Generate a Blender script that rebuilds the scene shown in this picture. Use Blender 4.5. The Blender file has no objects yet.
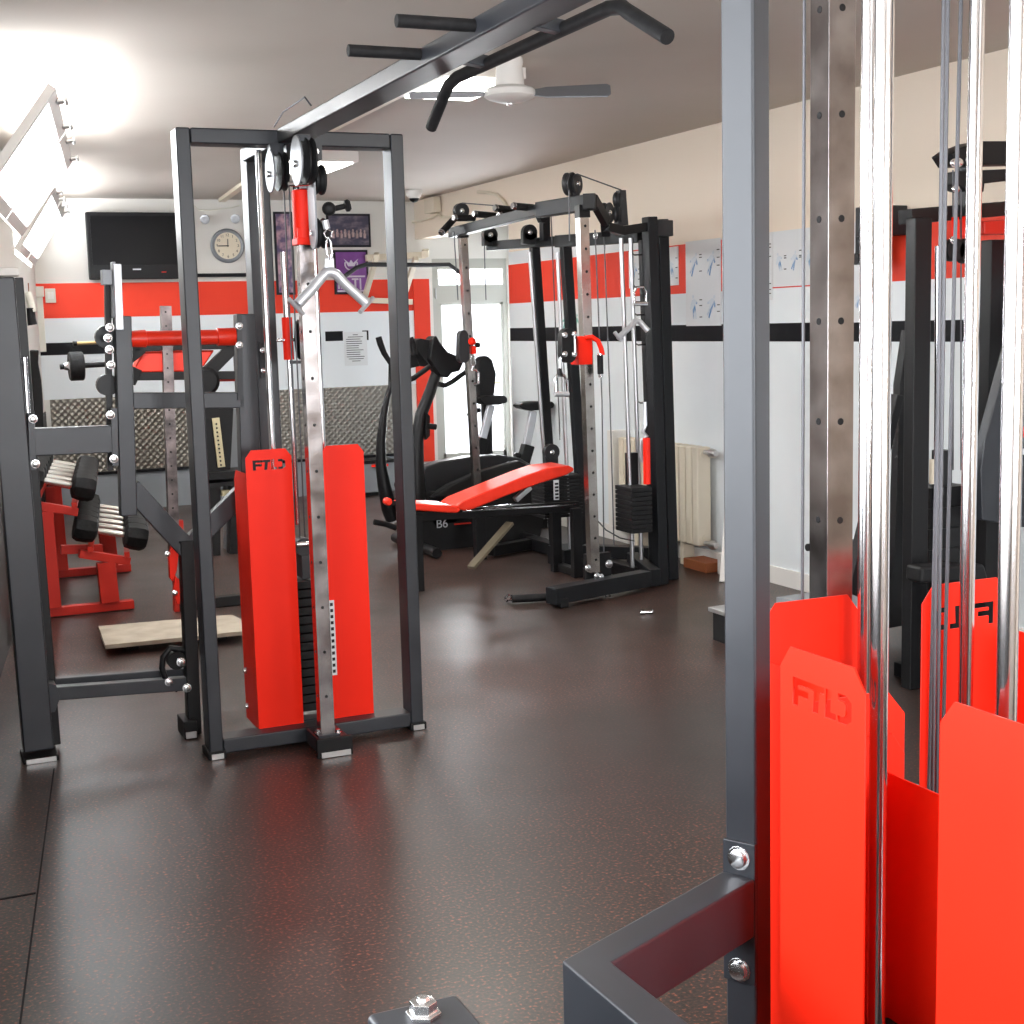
import bpy, bmesh, math, random
from math import radians, sin, cos, pi, hypot, atan2
from mathutils import Vector, Matrix
random.seed(7)
SC = bpy.context.scene
COL = SC.collection

# ------------------------------------------------------------------ camera
F_PX, YAW, PITCH, ROLL = 1414.867, radians(23.73318), radians(7.5906), radians(-1.4926)
EYE = Vector((0, 0, 1.55))
fw = Vector((sin(YAW)*cos(PITCH), cos(YAW)*cos(PITCH), -sin(PITCH)))
r0 = Vector((cos(YAW), -sin(YAW), 0)); u0 = r0.cross(fw)
cr = cos(ROLL)*r0 + sin(ROLL)*u0
cu = -sin(ROLL)*r0 + cos(ROLL)*u0
cam = bpy.data.cameras.new('camera'); cam.sensor_width = 36; cam.lens = F_PX*36/1024
cam.clip_start = .05; cam.clip_end = 200
co = bpy.data.objects.new('camera', cam); COL.objects.link(co)
m = Matrix((cr, cu, -fw)).transposed().to_4x4(); m.translation = EYE
co.matrix_world = m; SC.camera = co

def at(u, v, **k):
    """point of the room seen at photo pixel (u, v) that lies on the plane X=, Y= or Z="""
    d = cr*((u-512)/F_PX) + cu*((512-v)/F_PX) + fw
    a, val = list(k.items())[0]; i = 'XYZ'.index(a)
    return EYE + d*((val-EYE[i])/d[i])

# ------------------------------------------------------------------ materials
MT = {}
def mat(name, col, rough=.5, metal=0., spec=.5, coat=0., emit=None, es=0.):
    m = bpy.data.materials.new(name); m.use_nodes = True
    b = m.node_tree.nodes['Principled BSDF']
    b.inputs['Base Color'].default_value = (*col, 1); b.inputs['Roughness'].default_value = rough
    b.inputs['Metallic'].default_value = metal; b.inputs['Specular IOR Level'].default_value = spec
    b.inputs['Coat Weight'].default_value = coat
    if emit: b.inputs['Emission Color'].default_value = (*emit, 1); b.inputs['Emission Strength'].default_value = es
    MT[name] = m; return m
def nodes(m): return m.node_tree.nodes, m.node_tree.links, m.node_tree.nodes['Principled BSDF']
def add_noise(m, scale, c1, c2, lo=.35, hi=.65, bump=0., detail=4, coord='Object', rough=None):
    N, L, B = nodes(m)
    tc = N.new('ShaderNodeTexCoord'); n = N.new('ShaderNodeTexNoise'); n.inputs['Scale'].default_value = scale
    n.inputs['Detail'].default_value = detail
    L.new(tc.outputs[coord], n.inputs['Vector'])
    r = N.new('ShaderNodeValToRGB'); r.color_ramp.elements[0].position = lo; r.color_ramp.elements[1].position = hi
    r.color_ramp.elements[0].color = (*c1, 1); r.color_ramp.elements[1].color = (*c2, 1)
    L.new(n.outputs['Fac'], r.inputs['Fac']); L.new(r.outputs['Color'], B.inputs['Base Color'])
    if bump:
        b = N.new('ShaderNodeBump'); b.inputs['Strength'].default_value = bump; b.inputs['Distance'].default_value = .01
        L.new(n.outputs['Fac'], b.inputs['Height']); L.new(b.outputs['Normal'], B.inputs['Normal'])
    if rough:
        q = N.new('ShaderNodeMapRange'); q.inputs['To Min'].default_value = rough[0]; q.inputs['To Max'].default_value = rough[1]
        L.new(n.outputs['Fac'], q.inputs['Value']); L.new(q.outputs['Result'], B.inputs['Roughness'])
    return n, r
GUN = mat('gunmetal paint', (.024, .027, .034), .4, .1, .5)
add_noise(GUN, 6, (.021, .024, .03), (.028, .031, .038), rough=(.34, .46))
GUN2 = mat('dark graphite paint', (.01, .011, .013), .45, 0, .22)
BLK = mat('black paint', (.008, .008, .009), .4, 0, .25)
MAT_BLK = mat('matte black plastic', (.01, .01, .011), .5, 0, .22)
PUL = mat('pulley plate', (.22, .23, .25), .42, .2)
PULD = mat('dark pulley plate', (.03, .031, .034), .42, .2, .3)
RUB = mat('black rubber', (.01, .01, .011), .6, 0, .2)
add_noise(RUB, 40, (.008, .008, .009), (.015, .015, .016))
RED = mat('red powder coat', (.9, .02, .006), .45, 0, .2)
add_noise(RED, 3, (.88, .019, .005), (.92, .022, .007))
REDP = mat('dark red paint', (.5, .02, .01), .45, 0, .3)
VIN = mat('red vinyl', (.82, .03, .01), .36, 0, .4)
add_noise(VIN, 25, (.8, .028, .009), (.84, .034, .012), bump=.08)
CHR = mat('chrome', (.62, .62, .65), .14, 1.)
CHRW = mat('worn chrome tube', (.3, .28, .28), .2, 1.)
add_noise(CHRW, 14, (.22, .2, .2), (.34, .32, .32), rough=(.1, .32), detail=8)
CHRG = mat('bright worn tube', (.5, .47, .45), .22, 1.)
add_noise(CHRG, 14, (.4, .37, .35), (.56, .53, .5), rough=(.12, .3), detail=8)
WORN = mat('dull worn tube', (.16, .14, .14), .35, .8)
add_noise(WORN, 12, (.08, .07, .07), (.24, .2, .2), detail=8)
STL = mat('brushed steel', (.5, .5, .52), .34, 1.)
STEEL_D = mat('knurled steel', (.62, .62, .58), .35, .9)
ZINC = mat('zinc bolt', (.75, .76, .78), .22, 1.)
CAB = mat('steel cable', (.08, .08, .09), .4, .4)
WHT = mat('white window paint', (.8, .78, .75), .45)
DPN = mat('door paint', (.46, .46, .42), .55)
CREAM = mat('cream paint', (.74, .66, .53), .5)
PLAS = mat('ivory plastic', (.72, .7, .62), .45)
GREYP = mat('grey panel', (.25, .27, .29), .5)
ALU = mat('aluminium plate', (.6, .6, .6), .35, .9)
SIL = mat('silver paint', (.56, .58, .62), .35, .5)
PLANK = mat('pale plank', (.42, .36, .28), .6)
add_noise(PLANK, 8, (.36, .3, .23), (.47, .41, .32), detail=8)
BRASS = mat('brass', (.6, .45, .22), .35, .9)
LAMP = mat('fluorescent diffuser', (1, 1, 1), .5, emit=(1, .97, .92), es=6)
TVM = mat('tv screen', (.004, .004, .005), .3, 0, .12)
OUT = mat('outside pale wall', (.8, .82, .85), .8)
PAPER = mat('white paper', (.72, .74, .76), .6)
INK = mat('black ink', (.02, .02, .024), .6, 0, .2)
YEL = mat('pale yellow strip', (.62, .55, .34), .5)
BROWN = mat('brown wood', (.3, .09, .03), .6)
# window glass: clear, with a faint reflection
GL = bpy.data.materials.new('window glass'); GL.use_nodes = True; MT['glass'] = GL
N, L, B = nodes(GL)
tr = N.new('ShaderNodeBsdfTransparent'); gl = N.new('ShaderNodeBsdfGlossy'); gl.inputs['Roughness'].default_value = .03
mx = N.new('ShaderNodeMixShader'); mx.inputs[0].default_value = .05; L.new(tr.outputs[0], mx.inputs[1]); L.new(gl.outputs[0], mx.inputs[2])
L.new(mx.outputs[0], N['Material Output'].inputs['Surface']); N.remove(B)

FRO = bpy.data.materials.new('frosted window glass'); FRO.use_nodes = True
N, L, B = nodes(FRO)
tr = N.new('ShaderNodeBsdfTransparent'); tl = N.new('ShaderNodeBsdfTranslucent'); tl.inputs['Color'].default_value = (.92, .95, .97, 1)
mx = N.new('ShaderNodeMixShader'); mx.inputs[0].default_value = .75
L.new(tr.outputs[0], mx.inputs[1]); L.new(tl.outputs[0], mx.inputs[2]); L.new(mx.outputs[0], N['Material Output'].inputs['Surface']); N.remove(B)
# rubber floor with red flecks
FLO = mat('rubber floor', (.05, .045, .043), .42, 0, .5)
N, L, B = nodes(FLO)
tc = N.new('ShaderNodeTexCoord')
v1 = N.new('ShaderNodeTexNoise'); v1.inputs['Scale'].default_value = 100; v1.inputs['Detail'].default_value = 3
L.new(tc.outputs['Object'], v1.inputs['Vector'])
rp = N.new('ShaderNodeValToRGB'); e = rp.color_ramp.elements
e[0].position = .36; e[0].color = (.011, .012, .011, 1); e[1].position = .5; e[1].color = (.028, .021, .0185, 1)
x = e.new(.6); x.color = (.075, .034, .026, 1); x = e.new(.67); x.color = (.32, .085, .045, 1)
L.new(v1.outputs['Fac'], rp.inputs['Fac'])
v2 = N.new('ShaderNodeTexNoise'); v2.inputs['Scale'].default_value = .7; v2.inputs['Detail'].default_value = 5
L.new(tc.outputs['Object'], v2.inputs['Vector'])
r2 = N.new('ShaderNodeValToRGB'); r2.color_ramp.elements[0].position = .4; r2.color_ramp.elements[1].position = .62
L.new(v2.outputs['Fac'], r2.inputs['Fac'])
mx = N.new('ShaderNodeMix'); mx.data_type = 'RGBA'; mx.inputs[7].default_value = (.026, .0225, .02, 1)
ml = N.new('ShaderNodeMath'); ml.operation = 'MULTIPLY'; ml.inputs[1].default_value = .7
L.new(r2.outputs['Color'], ml.inputs[0]); L.new(ml.outputs[0], mx.inputs[0]); L.new(rp.outputs['Color'], mx.inputs[6])
L.new(mx.outputs[2], B.inputs['Base Color'])
v3 = N.new('ShaderNodeTexNoise'); v3.inputs['Scale'].default_value = 2.2; v3.inputs['Detail'].default_value = 8
L.new(tc.outputs['Object'], v3.inputs['Vector'])
mr = N.new('ShaderNodeMapRange'); mr.inputs['To Min'].default_value = .26; mr.inputs['To Max'].default_value = .46
L.new(v3.outputs['Fac'], mr.inputs['Value']); L.new(mr.outputs['Result'], B.inputs['Roughness'])
bp = N.new('ShaderNodeBump'); bp.inputs['Strength'].default_value = .12; bp.inputs['Distance'].default_value = .003
L.new(v1.outputs['Fac'], bp.inputs['Height']); L.new(bp.outputs['Normal'], B.inputs['Normal'])

CEIL = mat('ceiling plaster', (.53, .48, .43), .75)
add_noise(CEIL, .6, (.51, .46, .41), (.56, .51, .46))
WALLC = mat('cream wall paint', (.85, .74, .62), .65)
WALLW = mat('white wall paint', (.78, .82, .85), .5)
add_noise(WALLW, 1.1, (.74, .79, .82), (.81, .85, .88))
WALLB = mat('back wall paint', (.74, .72, .68), .6)
WRED = mat('red wall band', (.72, .04, .014), .55, 0, .3)
add_noise(WRED, 1.3, (.68, .036, .012), (.75, .044, .016))
WBLK = mat('black wall stripe', (.009, .009, .011), .6, 0, .12)
# diamond plate wainscot
DIA = mat('diamond plate', (.22, .205, .18), .3, .9)
N, L, B = nodes(DIA)
tc = N.new('ShaderNodeTexCoord'); mp = N.new('ShaderNodeMapping'); mp.inputs['Scale'].default_value = (24, 24, 24)
mp.inputs['Rotation'].default_value = (0, radians(45), 0)
L.new(tc.outputs['Object'], mp.inputs['Vector'])
ck = N.new('ShaderNodeTexChecker'); ck.inputs['Scale'].default_value = 1.; L.new(mp.outputs[0], ck.inputs['Vector'])
vo = N.new('ShaderNodeTexVoronoi'); vo.inputs['Scale'].default_value = 1.; vo.inputs['Randomness'].default_value = 0
L.new(mp.outputs[0], vo.inputs['Vector'])
bp = N.new('ShaderNodeBump'); bp.inputs['Strength'].default_value = .7; bp.inputs['Distance'].default_value = .014
L.new(vo.outputs['Distance'], bp.inputs['Height']); L.new(bp.outputs['Normal'], B.inputs['Normal'])

def patchy(name, base, ink, scale, lo, hi, sc3=(1, 1, 1), rough=.5):
    m = mat(name, base, rough)
    N, L, B = nodes(m)
    tc = N.new('ShaderNodeTexCoord'); mp = N.new('ShaderNodeMapping'); mp.inputs['Scale'].default_value = sc3
    n = N.new('ShaderNodeTexNoise'); n.inputs['Scale'].default_value = scale; n.inputs['Detail'].default_value = 6
    L.new(tc.outputs['Object'], mp.inputs['Vector']); L.new(mp.outputs[0], n.inputs['Vector'])
    r = N.new('ShaderNodeValToRGB'); r.color_ramp.elements[0].position = lo; r.color_ramp.elements[1].position = hi
    r.color_ramp.elements[0].color = (*base, 1); r.color_ramp.elements[1].color = (*ink, 1)
    L.new(n.outputs['Fac'], r.inputs['Fac']); L.new(r.outputs['Color'], B.inputs['Base Color'])
    return m
BLUEINK = patchy('blue figure print', (.62, .68, .74), (.1, .26, .5), 14, .5, .62)
PHOTO = patchy('dark team photo', (.045, .04, .075), (.2, .16, .19), 9, .45, .7, (1, 1, 2))
PHOTO2 = patchy('muted collage print', (.1, .07, .15), (.5, .3, .34), 12, .42, .62)
PURP = patchy('purple print', (.16, .035, .22), (.2, .06, .28), 6, .4, .6)
PALE = mat('pale print', (.6, .55, .62), .6)
SKIN = mat('muted skin print', (.42, .3, .3), .6)

# ------------------------------------------------------------------ builders
class G:
    """collects shapes in world coordinates, links them as one mesh object"""
    def __init__(s, M=None): s.b = bmesh.new(); s.M = M
    def _v(s, co): return s.b.verts.new(co)
    def hexa(s, P):
        v = [s._v(p) for p in P]
        for f in ((0,3,2,1),(4,5,6,7),(0,1,5,4),(1,2,6,5),(2,3,7,6),(3,0,4,7)): s.b.faces.new([v[i] for i in f])
        return v
    def box(s, x0, x1, y0, y1, z0, z1):
        s.hexa([(x0,y0,z0),(x1,y0,z0),(x1,y1,z0),(x0,y1,z0),(x0,y0,z1),(x1,y0,z1),(x1,y1,z1),(x0,y1,z1)]); return s
    def bar(s, p0, p1, w, h=None, up=None):
        h = h or w; p0 = Vector(p0); p1 = Vector(p1); d = (p1-p0).normalized()
        up = Vector(up) if up else (Vector((0,0,1)) if abs(d.z) < .9 else Vector((0,1,0)))
        a = d.cross(up).normalized(); c = a.cross(d).normalized()
        P = []
        for p in (p0, p1):
            for i, j in ((-1,-1),(1,-1),(1,1),(-1,1)): P.append(p + a*(i*w/2) + c*(j*h/2))
        s.hexa(P); return s
    def tube(s, pts, r, seg=12, closed=False, rads=None):
        pts = [Vector(p) for p in pts]; n = len(pts); rings = []
        up = Vector((0,0,1)); prev = None
        for i, p in enumerate(pts):
            if closed: t = pts[(i+1) % n]-pts[i-1]
            else: t = pts[min(i+1, n-1)]-pts[max(i-1, 0)]
            t.normalize()
            if prev is None:
                a = t.cross(up)
                if a.length < .1: a = t.cross(Vector((1,0,0)))
            else: a = prev - t*prev.dot(t)
            a.normalize(); prev = a; c = t.cross(a)
            rr = rads[i] if rads else r
            rings.append([s._v(p + a*(rr*cos(2*pi*k/seg)) + c*(rr*sin(2*pi*k/seg))) for k in range(seg)])
        for i in range(n if closed else n-1):
            A, Bq = rings[i], rings[(i+1) % n]
            for k in range(seg): s.b.faces.new([A[k], A[(k+1) % seg], Bq[(k+1) % seg], Bq[k]])
        if not closed:
            s.b.faces.new(rings[0][::-1]); s.b.faces.new(rings[-1])
        return s
    def cyl(s, p0, p1, r, seg=16): return s.tube([p0, p1], r, seg)
    def lathe(s, c, axis, prof, seg=20):
        """prof: list of (distance along axis, radius)"""
        c = Vector(c); ax = Vector(axis).normalized(); a = ax.cross(Vector((0,0,1)))
        if a.length < .1: a = ax.cross(Vector((1,0,0)))
        a.normalize(); b = ax.cross(a); rings = []
        for h, r in prof:
            rings.append([s._v(c+ax*h+a*(max(r,1e-4)*cos(2*pi*k/seg))+b*(max(r,1e-4)*sin(2*pi*k/seg))) for k in range(seg)])
        for A, Bq in zip(rings, rings[1:]):
            for k in range(seg): s.b.faces.new([A[k], A[(k+1) % seg], Bq[(k+1) % seg], Bq[k]])
        s.b.faces.new(rings[0][::-1]); s.b.faces.new(rings[-1]); return s
    def poly(s, pts, d):
        """flat outline pushed by vector d into a solid"""
        pts = [Vector(p) for p in pts]; d = Vector(d)
        A = [s._v(p) for p in pts]; Bq = [s._v(p+d) for p in pts]; n = len(pts)
        s.b.faces.new(A[::-1]); s.b.faces.new(Bq)
        for i in range(n): s.b.faces.new([A[i], A[(i+1) % n], Bq[(i+1) % n], Bq[i]])
        return s
    def sph(s, c, r, sx=1, sy=1, sz=1, seg=16):
        q = bmesh.ops.create_uvsphere(s.b, u_segments=seg, v_segments=seg//2+2, radius=r)
        for v in q['verts']: v.co = Vector((v.co.x*sx, v.co.y*sy, v.co.z*sz))+Vector(c)
        return s
    def mark(s): s.b.faces.ensure_lookup_table(); s.n2 = len(s.b.faces); return s
    def out(s, name, m, parent=None, bev=0., smooth=True, seg=2, m2=None):
        b = s.b
        if m2:
            for i, f in enumerate(b.faces):
                if i >= s.n2: f.material_index = 1
        if s.M is not None: bmesh.ops.transform(b, matrix=s.M, verts=b.verts)
        bmesh.ops.recalc_face_normals(b, faces=b.faces)
        mn = Vector([min(v.co[i] for v in b.verts) for i in range(3)])
        mxx = Vector([max(v.co[i] for v in b.verts) for i in range(3)])
        c = (mn+mxx)/2
        if parent is None: c.z = mn.z
        for v in b.verts: v.co -= c
        me = bpy.data.meshes.new(name); b.to_mesh(me); b.free()
        o = bpy.data.objects.new(name, me); COL.objects.link(o); me.materials.append(m)
        if m2: me.materials.append(m2)
        o['w'] = list(c)
        if parent is not None:
            o.parent = parent; o.location = c-Vector(parent['w'])
        else: o.location = c
        if smooth:
            for p in me.polygons: p.use_smooth = True
            md = o.modifiers.new('edges', 'BEVEL'); md.width = bev if bev else .0006; md.segments = seg if bev else 1
            md.limit_method = 'ANGLE'; md.angle_limit = radians(38); md.harden_normals = True
        return o
def thing(name, loc, label, cat, group=None):
    o = bpy.data.objects.new(name, None); COL.objects.link(o); o.location = loc; o['w'] = list(loc)
    o.empty_display_size = .1; o['label'] = label; o['category'] = cat
    if group: o['group'] = group
    return o
def tag(o, label, cat, group=None):
    o['label'] = label; o['category'] = cat
    if group: o['group'] = group
    return o
def struct(o): o['kind'] = 'structure'; return o
def lab(o, l): o['label'] = l; return o
def move(o, d):
    o.location = Vector(o.location)+Vector(d)
def clone(o, loc=None, parent=None):
    c = o.copy(); COL.objects.link(c)
    if parent is not None: c.parent = parent
    if loc is not None: c.location = loc
    for ch in list(o.children): clone(ch, None, c)
    return c
def arc(c, r, a0, a1, n, ax='XZ'):
    """points on an arc (degrees), in the plane XZ, YZ or XY"""
    P = []
    for i in range(n+1):
        a = radians(a0+(a1-a0)*i/n); p = Vector(c)
        if ax == 'XZ': p += Vector((r*cos(a), 0, r*sin(a)))
        elif ax == 'YZ': p += Vector((0, r*cos(a), r*sin(a)))
        else: p += Vector((r*cos(a), r*sin(a), 0))
        P.append(p)
    return P
def bolt(p, d, parent, r=.011, name='bolt', mt=None):
    d = Vector(d).normalized()
    g = G(); g.lathe(Vector(p)-d*.004, d, [(0, r*1.35), (.005, r*1.35), (.0055, r), (.012, r), (.014, r*.6)], 12)
    return g.out(name, mt or ZINC, parent)
def shape_holes(name, outline, holes, th, origin, ax, ay, nrm, m, parent):
    """sheet with real cut-outs: outline and holes in 2D, mapped to origin + x*ax + y*ay, thickness along nrm"""
    cu_ = bpy.data.curves.new(name, 'CURVE'); cu_.dimensions = '2D'; cu_.fill_mode = 'BOTH'; cu_.extrude = th/2
    for P in [outline]+holes:
        sp = cu_.splines.new('POLY'); sp.points.add(len(P)-1); sp.use_cyclic_u = True
        for q, (a, b) in zip(sp.points, P): q.co = (a, b, 0, 1)
    t = bpy.data.objects.new(name, cu_); COL.objects.link(t)
    dg = bpy.context.evaluated_depsgraph_get(); me = bpy.data.meshes.new_from_object(t.evaluated_get(dg))
    bpy.data.objects.remove(t)
    g = G(); g.b.from_mesh(me); bpy.data.meshes.remove(me)
    o_, ax, ay, nrm = map(Vector, (origin, ax, ay, nrm))
    bmesh.ops.remove_doubles(g.b, verts=g.b.verts, dist=1e-5)
    for v in g.b.verts:
        c = v.co.copy(); v.co = o_+ax*c.x+ay*c.y+nrm*c.z
    return g.out(name, m, parent, smooth=False)
def text(name, body, size, origin, ax, ay, nrm, m, parent, depth=.002):
    c = bpy.data.curves.new(name, 'FONT'); c.body = body; c.size = size; c.extrude = depth/2; c.align_x = 'CENTER'; c.align_y = 'CENTER'
    t = bpy.data.objects.new(name, c); COL.objects.link(t)
    dg = bpy.context.evaluated_depsgraph_get(); me = bpy.data.meshes.new_from_object(t.evaluated_get(dg))
    bpy.data.objects.remove(t)
    g = G(); g.b.from_mesh(me); bpy.data.meshes.remove(me)
    o_, ax, ay, nrm = map(Vector, (origin, ax, ay, nrm))
    for v in g.b.verts:
        q = v.co.copy(); v.co = o_+ax*q.x+ay*q.y+nrm*q.z
    return g.out(name, m, parent, smooth=False)

# ------------------------------------------------------------------ room shell
H = 2.71; XR = 4.7; YB = 12.8; YF = -2.6; YN = 10.62
def wx(y): return 1.25-.145*(12.8-y)
struct(G().box(-1.6, 6.4, YF-.2, YB+.2, -.12, 0).out('floor', FLO, smooth=False))
struct(G().box(-1.6, 6.4, YF-.2, YB+.2, H, H+.12).out('ceiling', CEIL, smooth=False))
# back wall with the door opening (X 4.88-5.62)
g = G(); g.box(1.0, 4.86, YB, YB+.15, 0, H); g.box(4.86, 5.64, YB, YB+.15, 2.18, H); g.box(5.64, 6.2, YB, YB+.15, 0, H)
struct(g.out('wall_back', WALLB, smooth=False))
g = G(); g.box(XR, XR+.15, YF, YN, 0, H); g.box(XR, XR+.15, YN, YB, 2.36, H)
struct(g.out('wall_right', WALLC, smooth=False))
g = G(); g.box(5.66, 5.8, YN, YB, 0, H); g.box(XR+.15, 5.66, YN-.1, YN, 0, H); struct(g.out('wall_niche', WALLW, smooth=False))
# left wall, slightly skewed, with a row of high windows
WINS = [(10.25, 12.35), (6.2, 8.75)]
BIGW = (.2, 3.2)      # wide low-silled window beside the camera
BZ = .95
ZB, ZT = 2.10, 2.58
g = G()
def wseg(y0, y1, z0, z1):
    g.hexa([(wx(y0)-.18, y0, z0), (wx(y0), y0, z0), (wx(y1), y1, z0), (wx(y1)-.18, y1, z0),
            (wx(y0)-.18, y0, z1), (wx(y0), y0, z1), (wx(y1), y1, z1), (wx(y1)-.18, y1, z1)])
wseg(YF, YB, 0, BZ); wseg(YF, YB, ZT, H); wseg(YF, BIGW[0], BZ, ZB); wseg(BIGW[1], YB, BZ, ZB)
ys = sorted(WINS+[BIGW]); e0 = YF
for a, b in ys: wseg(e0, a, ZB, ZT); e0 = b
wseg(e0, YB, ZB, ZT)
struct(g.out('wall_left', WALLB, smooth=False))
# wall behind the camera; its two unseen windows are added to light the room
g = G(); g.box(-1.4, 4.85, YF-.15, YF, 0, .9); g.box(-1.4, 4.85, YF-.15, YF, 2.35, H)
for a, b in ((-1.4, .1), (1.35, 1.75), (3.0, 4.85)): g.box(a, b, YF-.15, YF, .9, 2.35)
struct(g.out('wall_front', WALLC, smooth=False))
for i, (a, b) in enumerate(((.1, 1.35), (1.75, 3.0))):
    w = thing('window_%d' % (3+i), ((a+b)/2, YF-.07, .9), 'x', 'x'); del w['label'], w['category']; w['kind'] = 'structure'
    g = G()
    for q in ((a, a+.05, .9, 2.35), (b-.05, b, .9, 2.35), ((a+b)/2-.025, (a+b)/2+.025, .9, 2.35)): g.box(q[0], q[1], YF-.1, YF-.04, q[2], q[3])
    g.box(a, b, YF-.1, YF-.04, .9, .95); g.box(a, b, YF-.1, YF-.04, 2.3, 2.35)
    g.out('window_frame', WHT, w); G().box(a+.04, b-.04, YF-.075, YF-.069, .94, 2.31).out('window_pane', GL, w, smooth=False)
def fseam(x0, x1, y0, y1):
    g = G(); g.hexa([(wx(y0)+x0, y0, .0002), (wx(y0)+x1, y0, .0002), (wx(y1)+x1, y1, .0002), (wx(y1)+x0, y1, .0002), (wx(y0)+x0, y0, .0022), (wx(y0)+x1, y0, .0022), (wx(y1)+x1, y1, .0022), (wx(y1)+x0, y1, .0022)]); return g
struct(fseam(.305, .310, -2.5, 5.2).out('trim_19', WBLK, smooth=False))
struct(fseam(.0, .303, 4.02, 4.03).out('trim_22', WBLK, smooth=False))
# bands and stripes on the walls
E1 = .006
def band(name, m, x0, x1, y0, y1, z0, z1): return struct(G().box(x0, x1, y0, y1, z0, z1).out(name, m, smooth=False))
band('trim_1', WRED, XR-E1, XR, 2.0, YN, 1.71, 2.018)          # red band, right wall
band('trim_2', WBLK, XR-E1, XR, 1.0, YN, 1.408, 1.512)         # black stripe
band('trim_3', WALLW, XR-.004, XR, 1.0, YN, 1.512, 1.71)
band('trim_4', WALLW, XR-.004, XR, 1.0, YN, .1, 1.408)
band('trim_5', WALLW, XR-.003, XR, 8.35, YN, 2.018, 2.12)
band('baseboard_right', WHT, XR-.02, XR, 1.0, YN, 0, .1)
band('trim_6', WRED, 1.25, 4.66, YB-E1, YB, 1.695, 1.99)
band('trim_7', WRED, 4.66, 4.82, YB-.02, YB, .25, 1.99)
band('trim_8', WALLW, 1.25, 4.66, YB-.004, YB, 1.0, 1.695)
band('trim_9', WBLK, 1.25, 2.6, YB-E1, YB, 1.38, 1.485)
band('trim_10', DIA, 1.3, 4.6, YB-.014, YB, .35, 1.0)
band('trim_11', WBLK, 1.3, 4.6, YB-.03, YB, .325, .35)
band('trim_12', GREYP, 1.3, 4.6, YB-.01, YB, 0, .325)
band('trim_13', WBLK, 2.5, 3.3, YB-.05, YB, 2.03, 2.06)        # dark shelf line under the clock
band('trim_14', WBLK, 3.78, 3.95, YB-E1, YB, 1.43, 1.52)
band('trim_15', WBLK, 4.14, 4.2, YB-E1, YB, 1.43, 1.52)
band('trim_16', DIA, 5.645, 5.66, YN+.3, YB-.3, .35, .97)
band('trim_17', WHT, XR-.002, XR+.16, YN-.01, YN+.004, 0, 2.36)
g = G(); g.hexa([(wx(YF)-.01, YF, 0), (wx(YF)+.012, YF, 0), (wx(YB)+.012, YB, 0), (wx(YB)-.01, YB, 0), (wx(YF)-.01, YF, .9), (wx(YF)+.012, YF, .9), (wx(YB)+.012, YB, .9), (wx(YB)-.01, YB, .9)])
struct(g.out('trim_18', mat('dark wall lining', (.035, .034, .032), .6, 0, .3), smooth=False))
# hopper windows, tilted into the room
for i, (a, b) in enumerate(WINS):
    w = thing('window_%d' % (i+1), (wx((a+b)/2)-.08, (a+b)/2, ZB), 'x', 'x'); del w['label'], w['category']; w['kind'] = 'structure'
    g = G()
    for z0, z1 in ((ZB, ZB+.035), (ZT-.035, ZT)): g.hexa([(wx(y)+dx, y, z) for z in (z0, z1) for y, dx in ((a, -.12), (a, -.06), (b, -.06), (b, -.12))])
    for y in (a, (a+b)/2-.02, b-.04):
        g.hexa([(wx(yy)+dx, yy, z) for z in (ZB, ZT) for yy, dx in ((y, -.12), (y, -.06), (y+.04, -.06), (y+.04, -.12))])
    g.out('window_frame', WHT, w, smooth=False)
    mid = (a+b)/2; lean, off = (.27, .31)[i], (.01, .12)[i]
    for (y0, y1) in ((a+.0, mid-.02), (mid+.02, b)):
        # sash plane: hinge at the sill, top leaning into the room
        def S(y, t, n=0): 
            return Vector((wx(y)+off+lean*t, y, ZB+.03+.43*t)) + Vector((.81, 0, -.58))*n
        def slab(y0, y1, t0, t1, th, gg):
            gg.hexa([S(y0, t0, -th), S(y1, t0, -th), S(y1, t0, th), S(y0, t0, th), S(y0, t1, -th), S(y1, t1, -th), S(y1, t1, th), S(y0, t1, th)])
        gg = G(); slab(y0, y1, 0, .11, .018, gg); slab(y0, y1, .89, 1, .018, gg); slab(y0, y0+.06, .11, .89, .018, gg); slab(y1-.06, y1, .11, .89, .018, gg)
        sa = gg.out('window_sash', WHT, w, smooth=False)
        gg = G(); slab(y0+.06, y1-.06, .11, .89, .003, gg); gg.out('window_pane', FRO, sa, smooth=False)
        gg = G()
        for yy in (y0+.25, y1-.25): gg.lathe(S(yy, .97, .02), (.8, 0, .1), [(0, .014), (.03, .01), (.035, .018), (.045, .018)], 8)
        gg.out('window_latch', ALU, sa)
w = thing('window_5', (wx(1.7)-.08, 1.7, BZ), 'x', 'x'); del w['label'], w['category']; w['kind'] = 'structure'
a, b = BIGW
def wq(y0, y1, z0, z1, d0, d1, g):
    g.hexa([(wx(y0)+d0, y0, z0), (wx(y0)+d1, y0, z0), (wx(y1)+d1, y1, z0), (wx(y1)+d0, y1, z0), (wx(y0)+d0, y0, z1), (wx(y0)+d1, y0, z1), (wx(y1)+d1, y1, z1), (wx(y1)+d0, y1, z1)])
g = G(); wq(a, b, BZ, BZ+.05, -.12, -.06, g); wq(a, b, ZT-.05, ZT, -.12, -.06, g)
for y in (a, a+.98, a+1.97, b-.05): wq(y, y+.05, BZ, ZT, -.12, -.06, g)
g.out('window_frame', WHT, w, smooth=False)
g = G(); wq(a+.04, b-.04, BZ+.04, ZT-.04, -.095, -.089, g); g.out('window_pane', GL, w, smooth=False)
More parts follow.
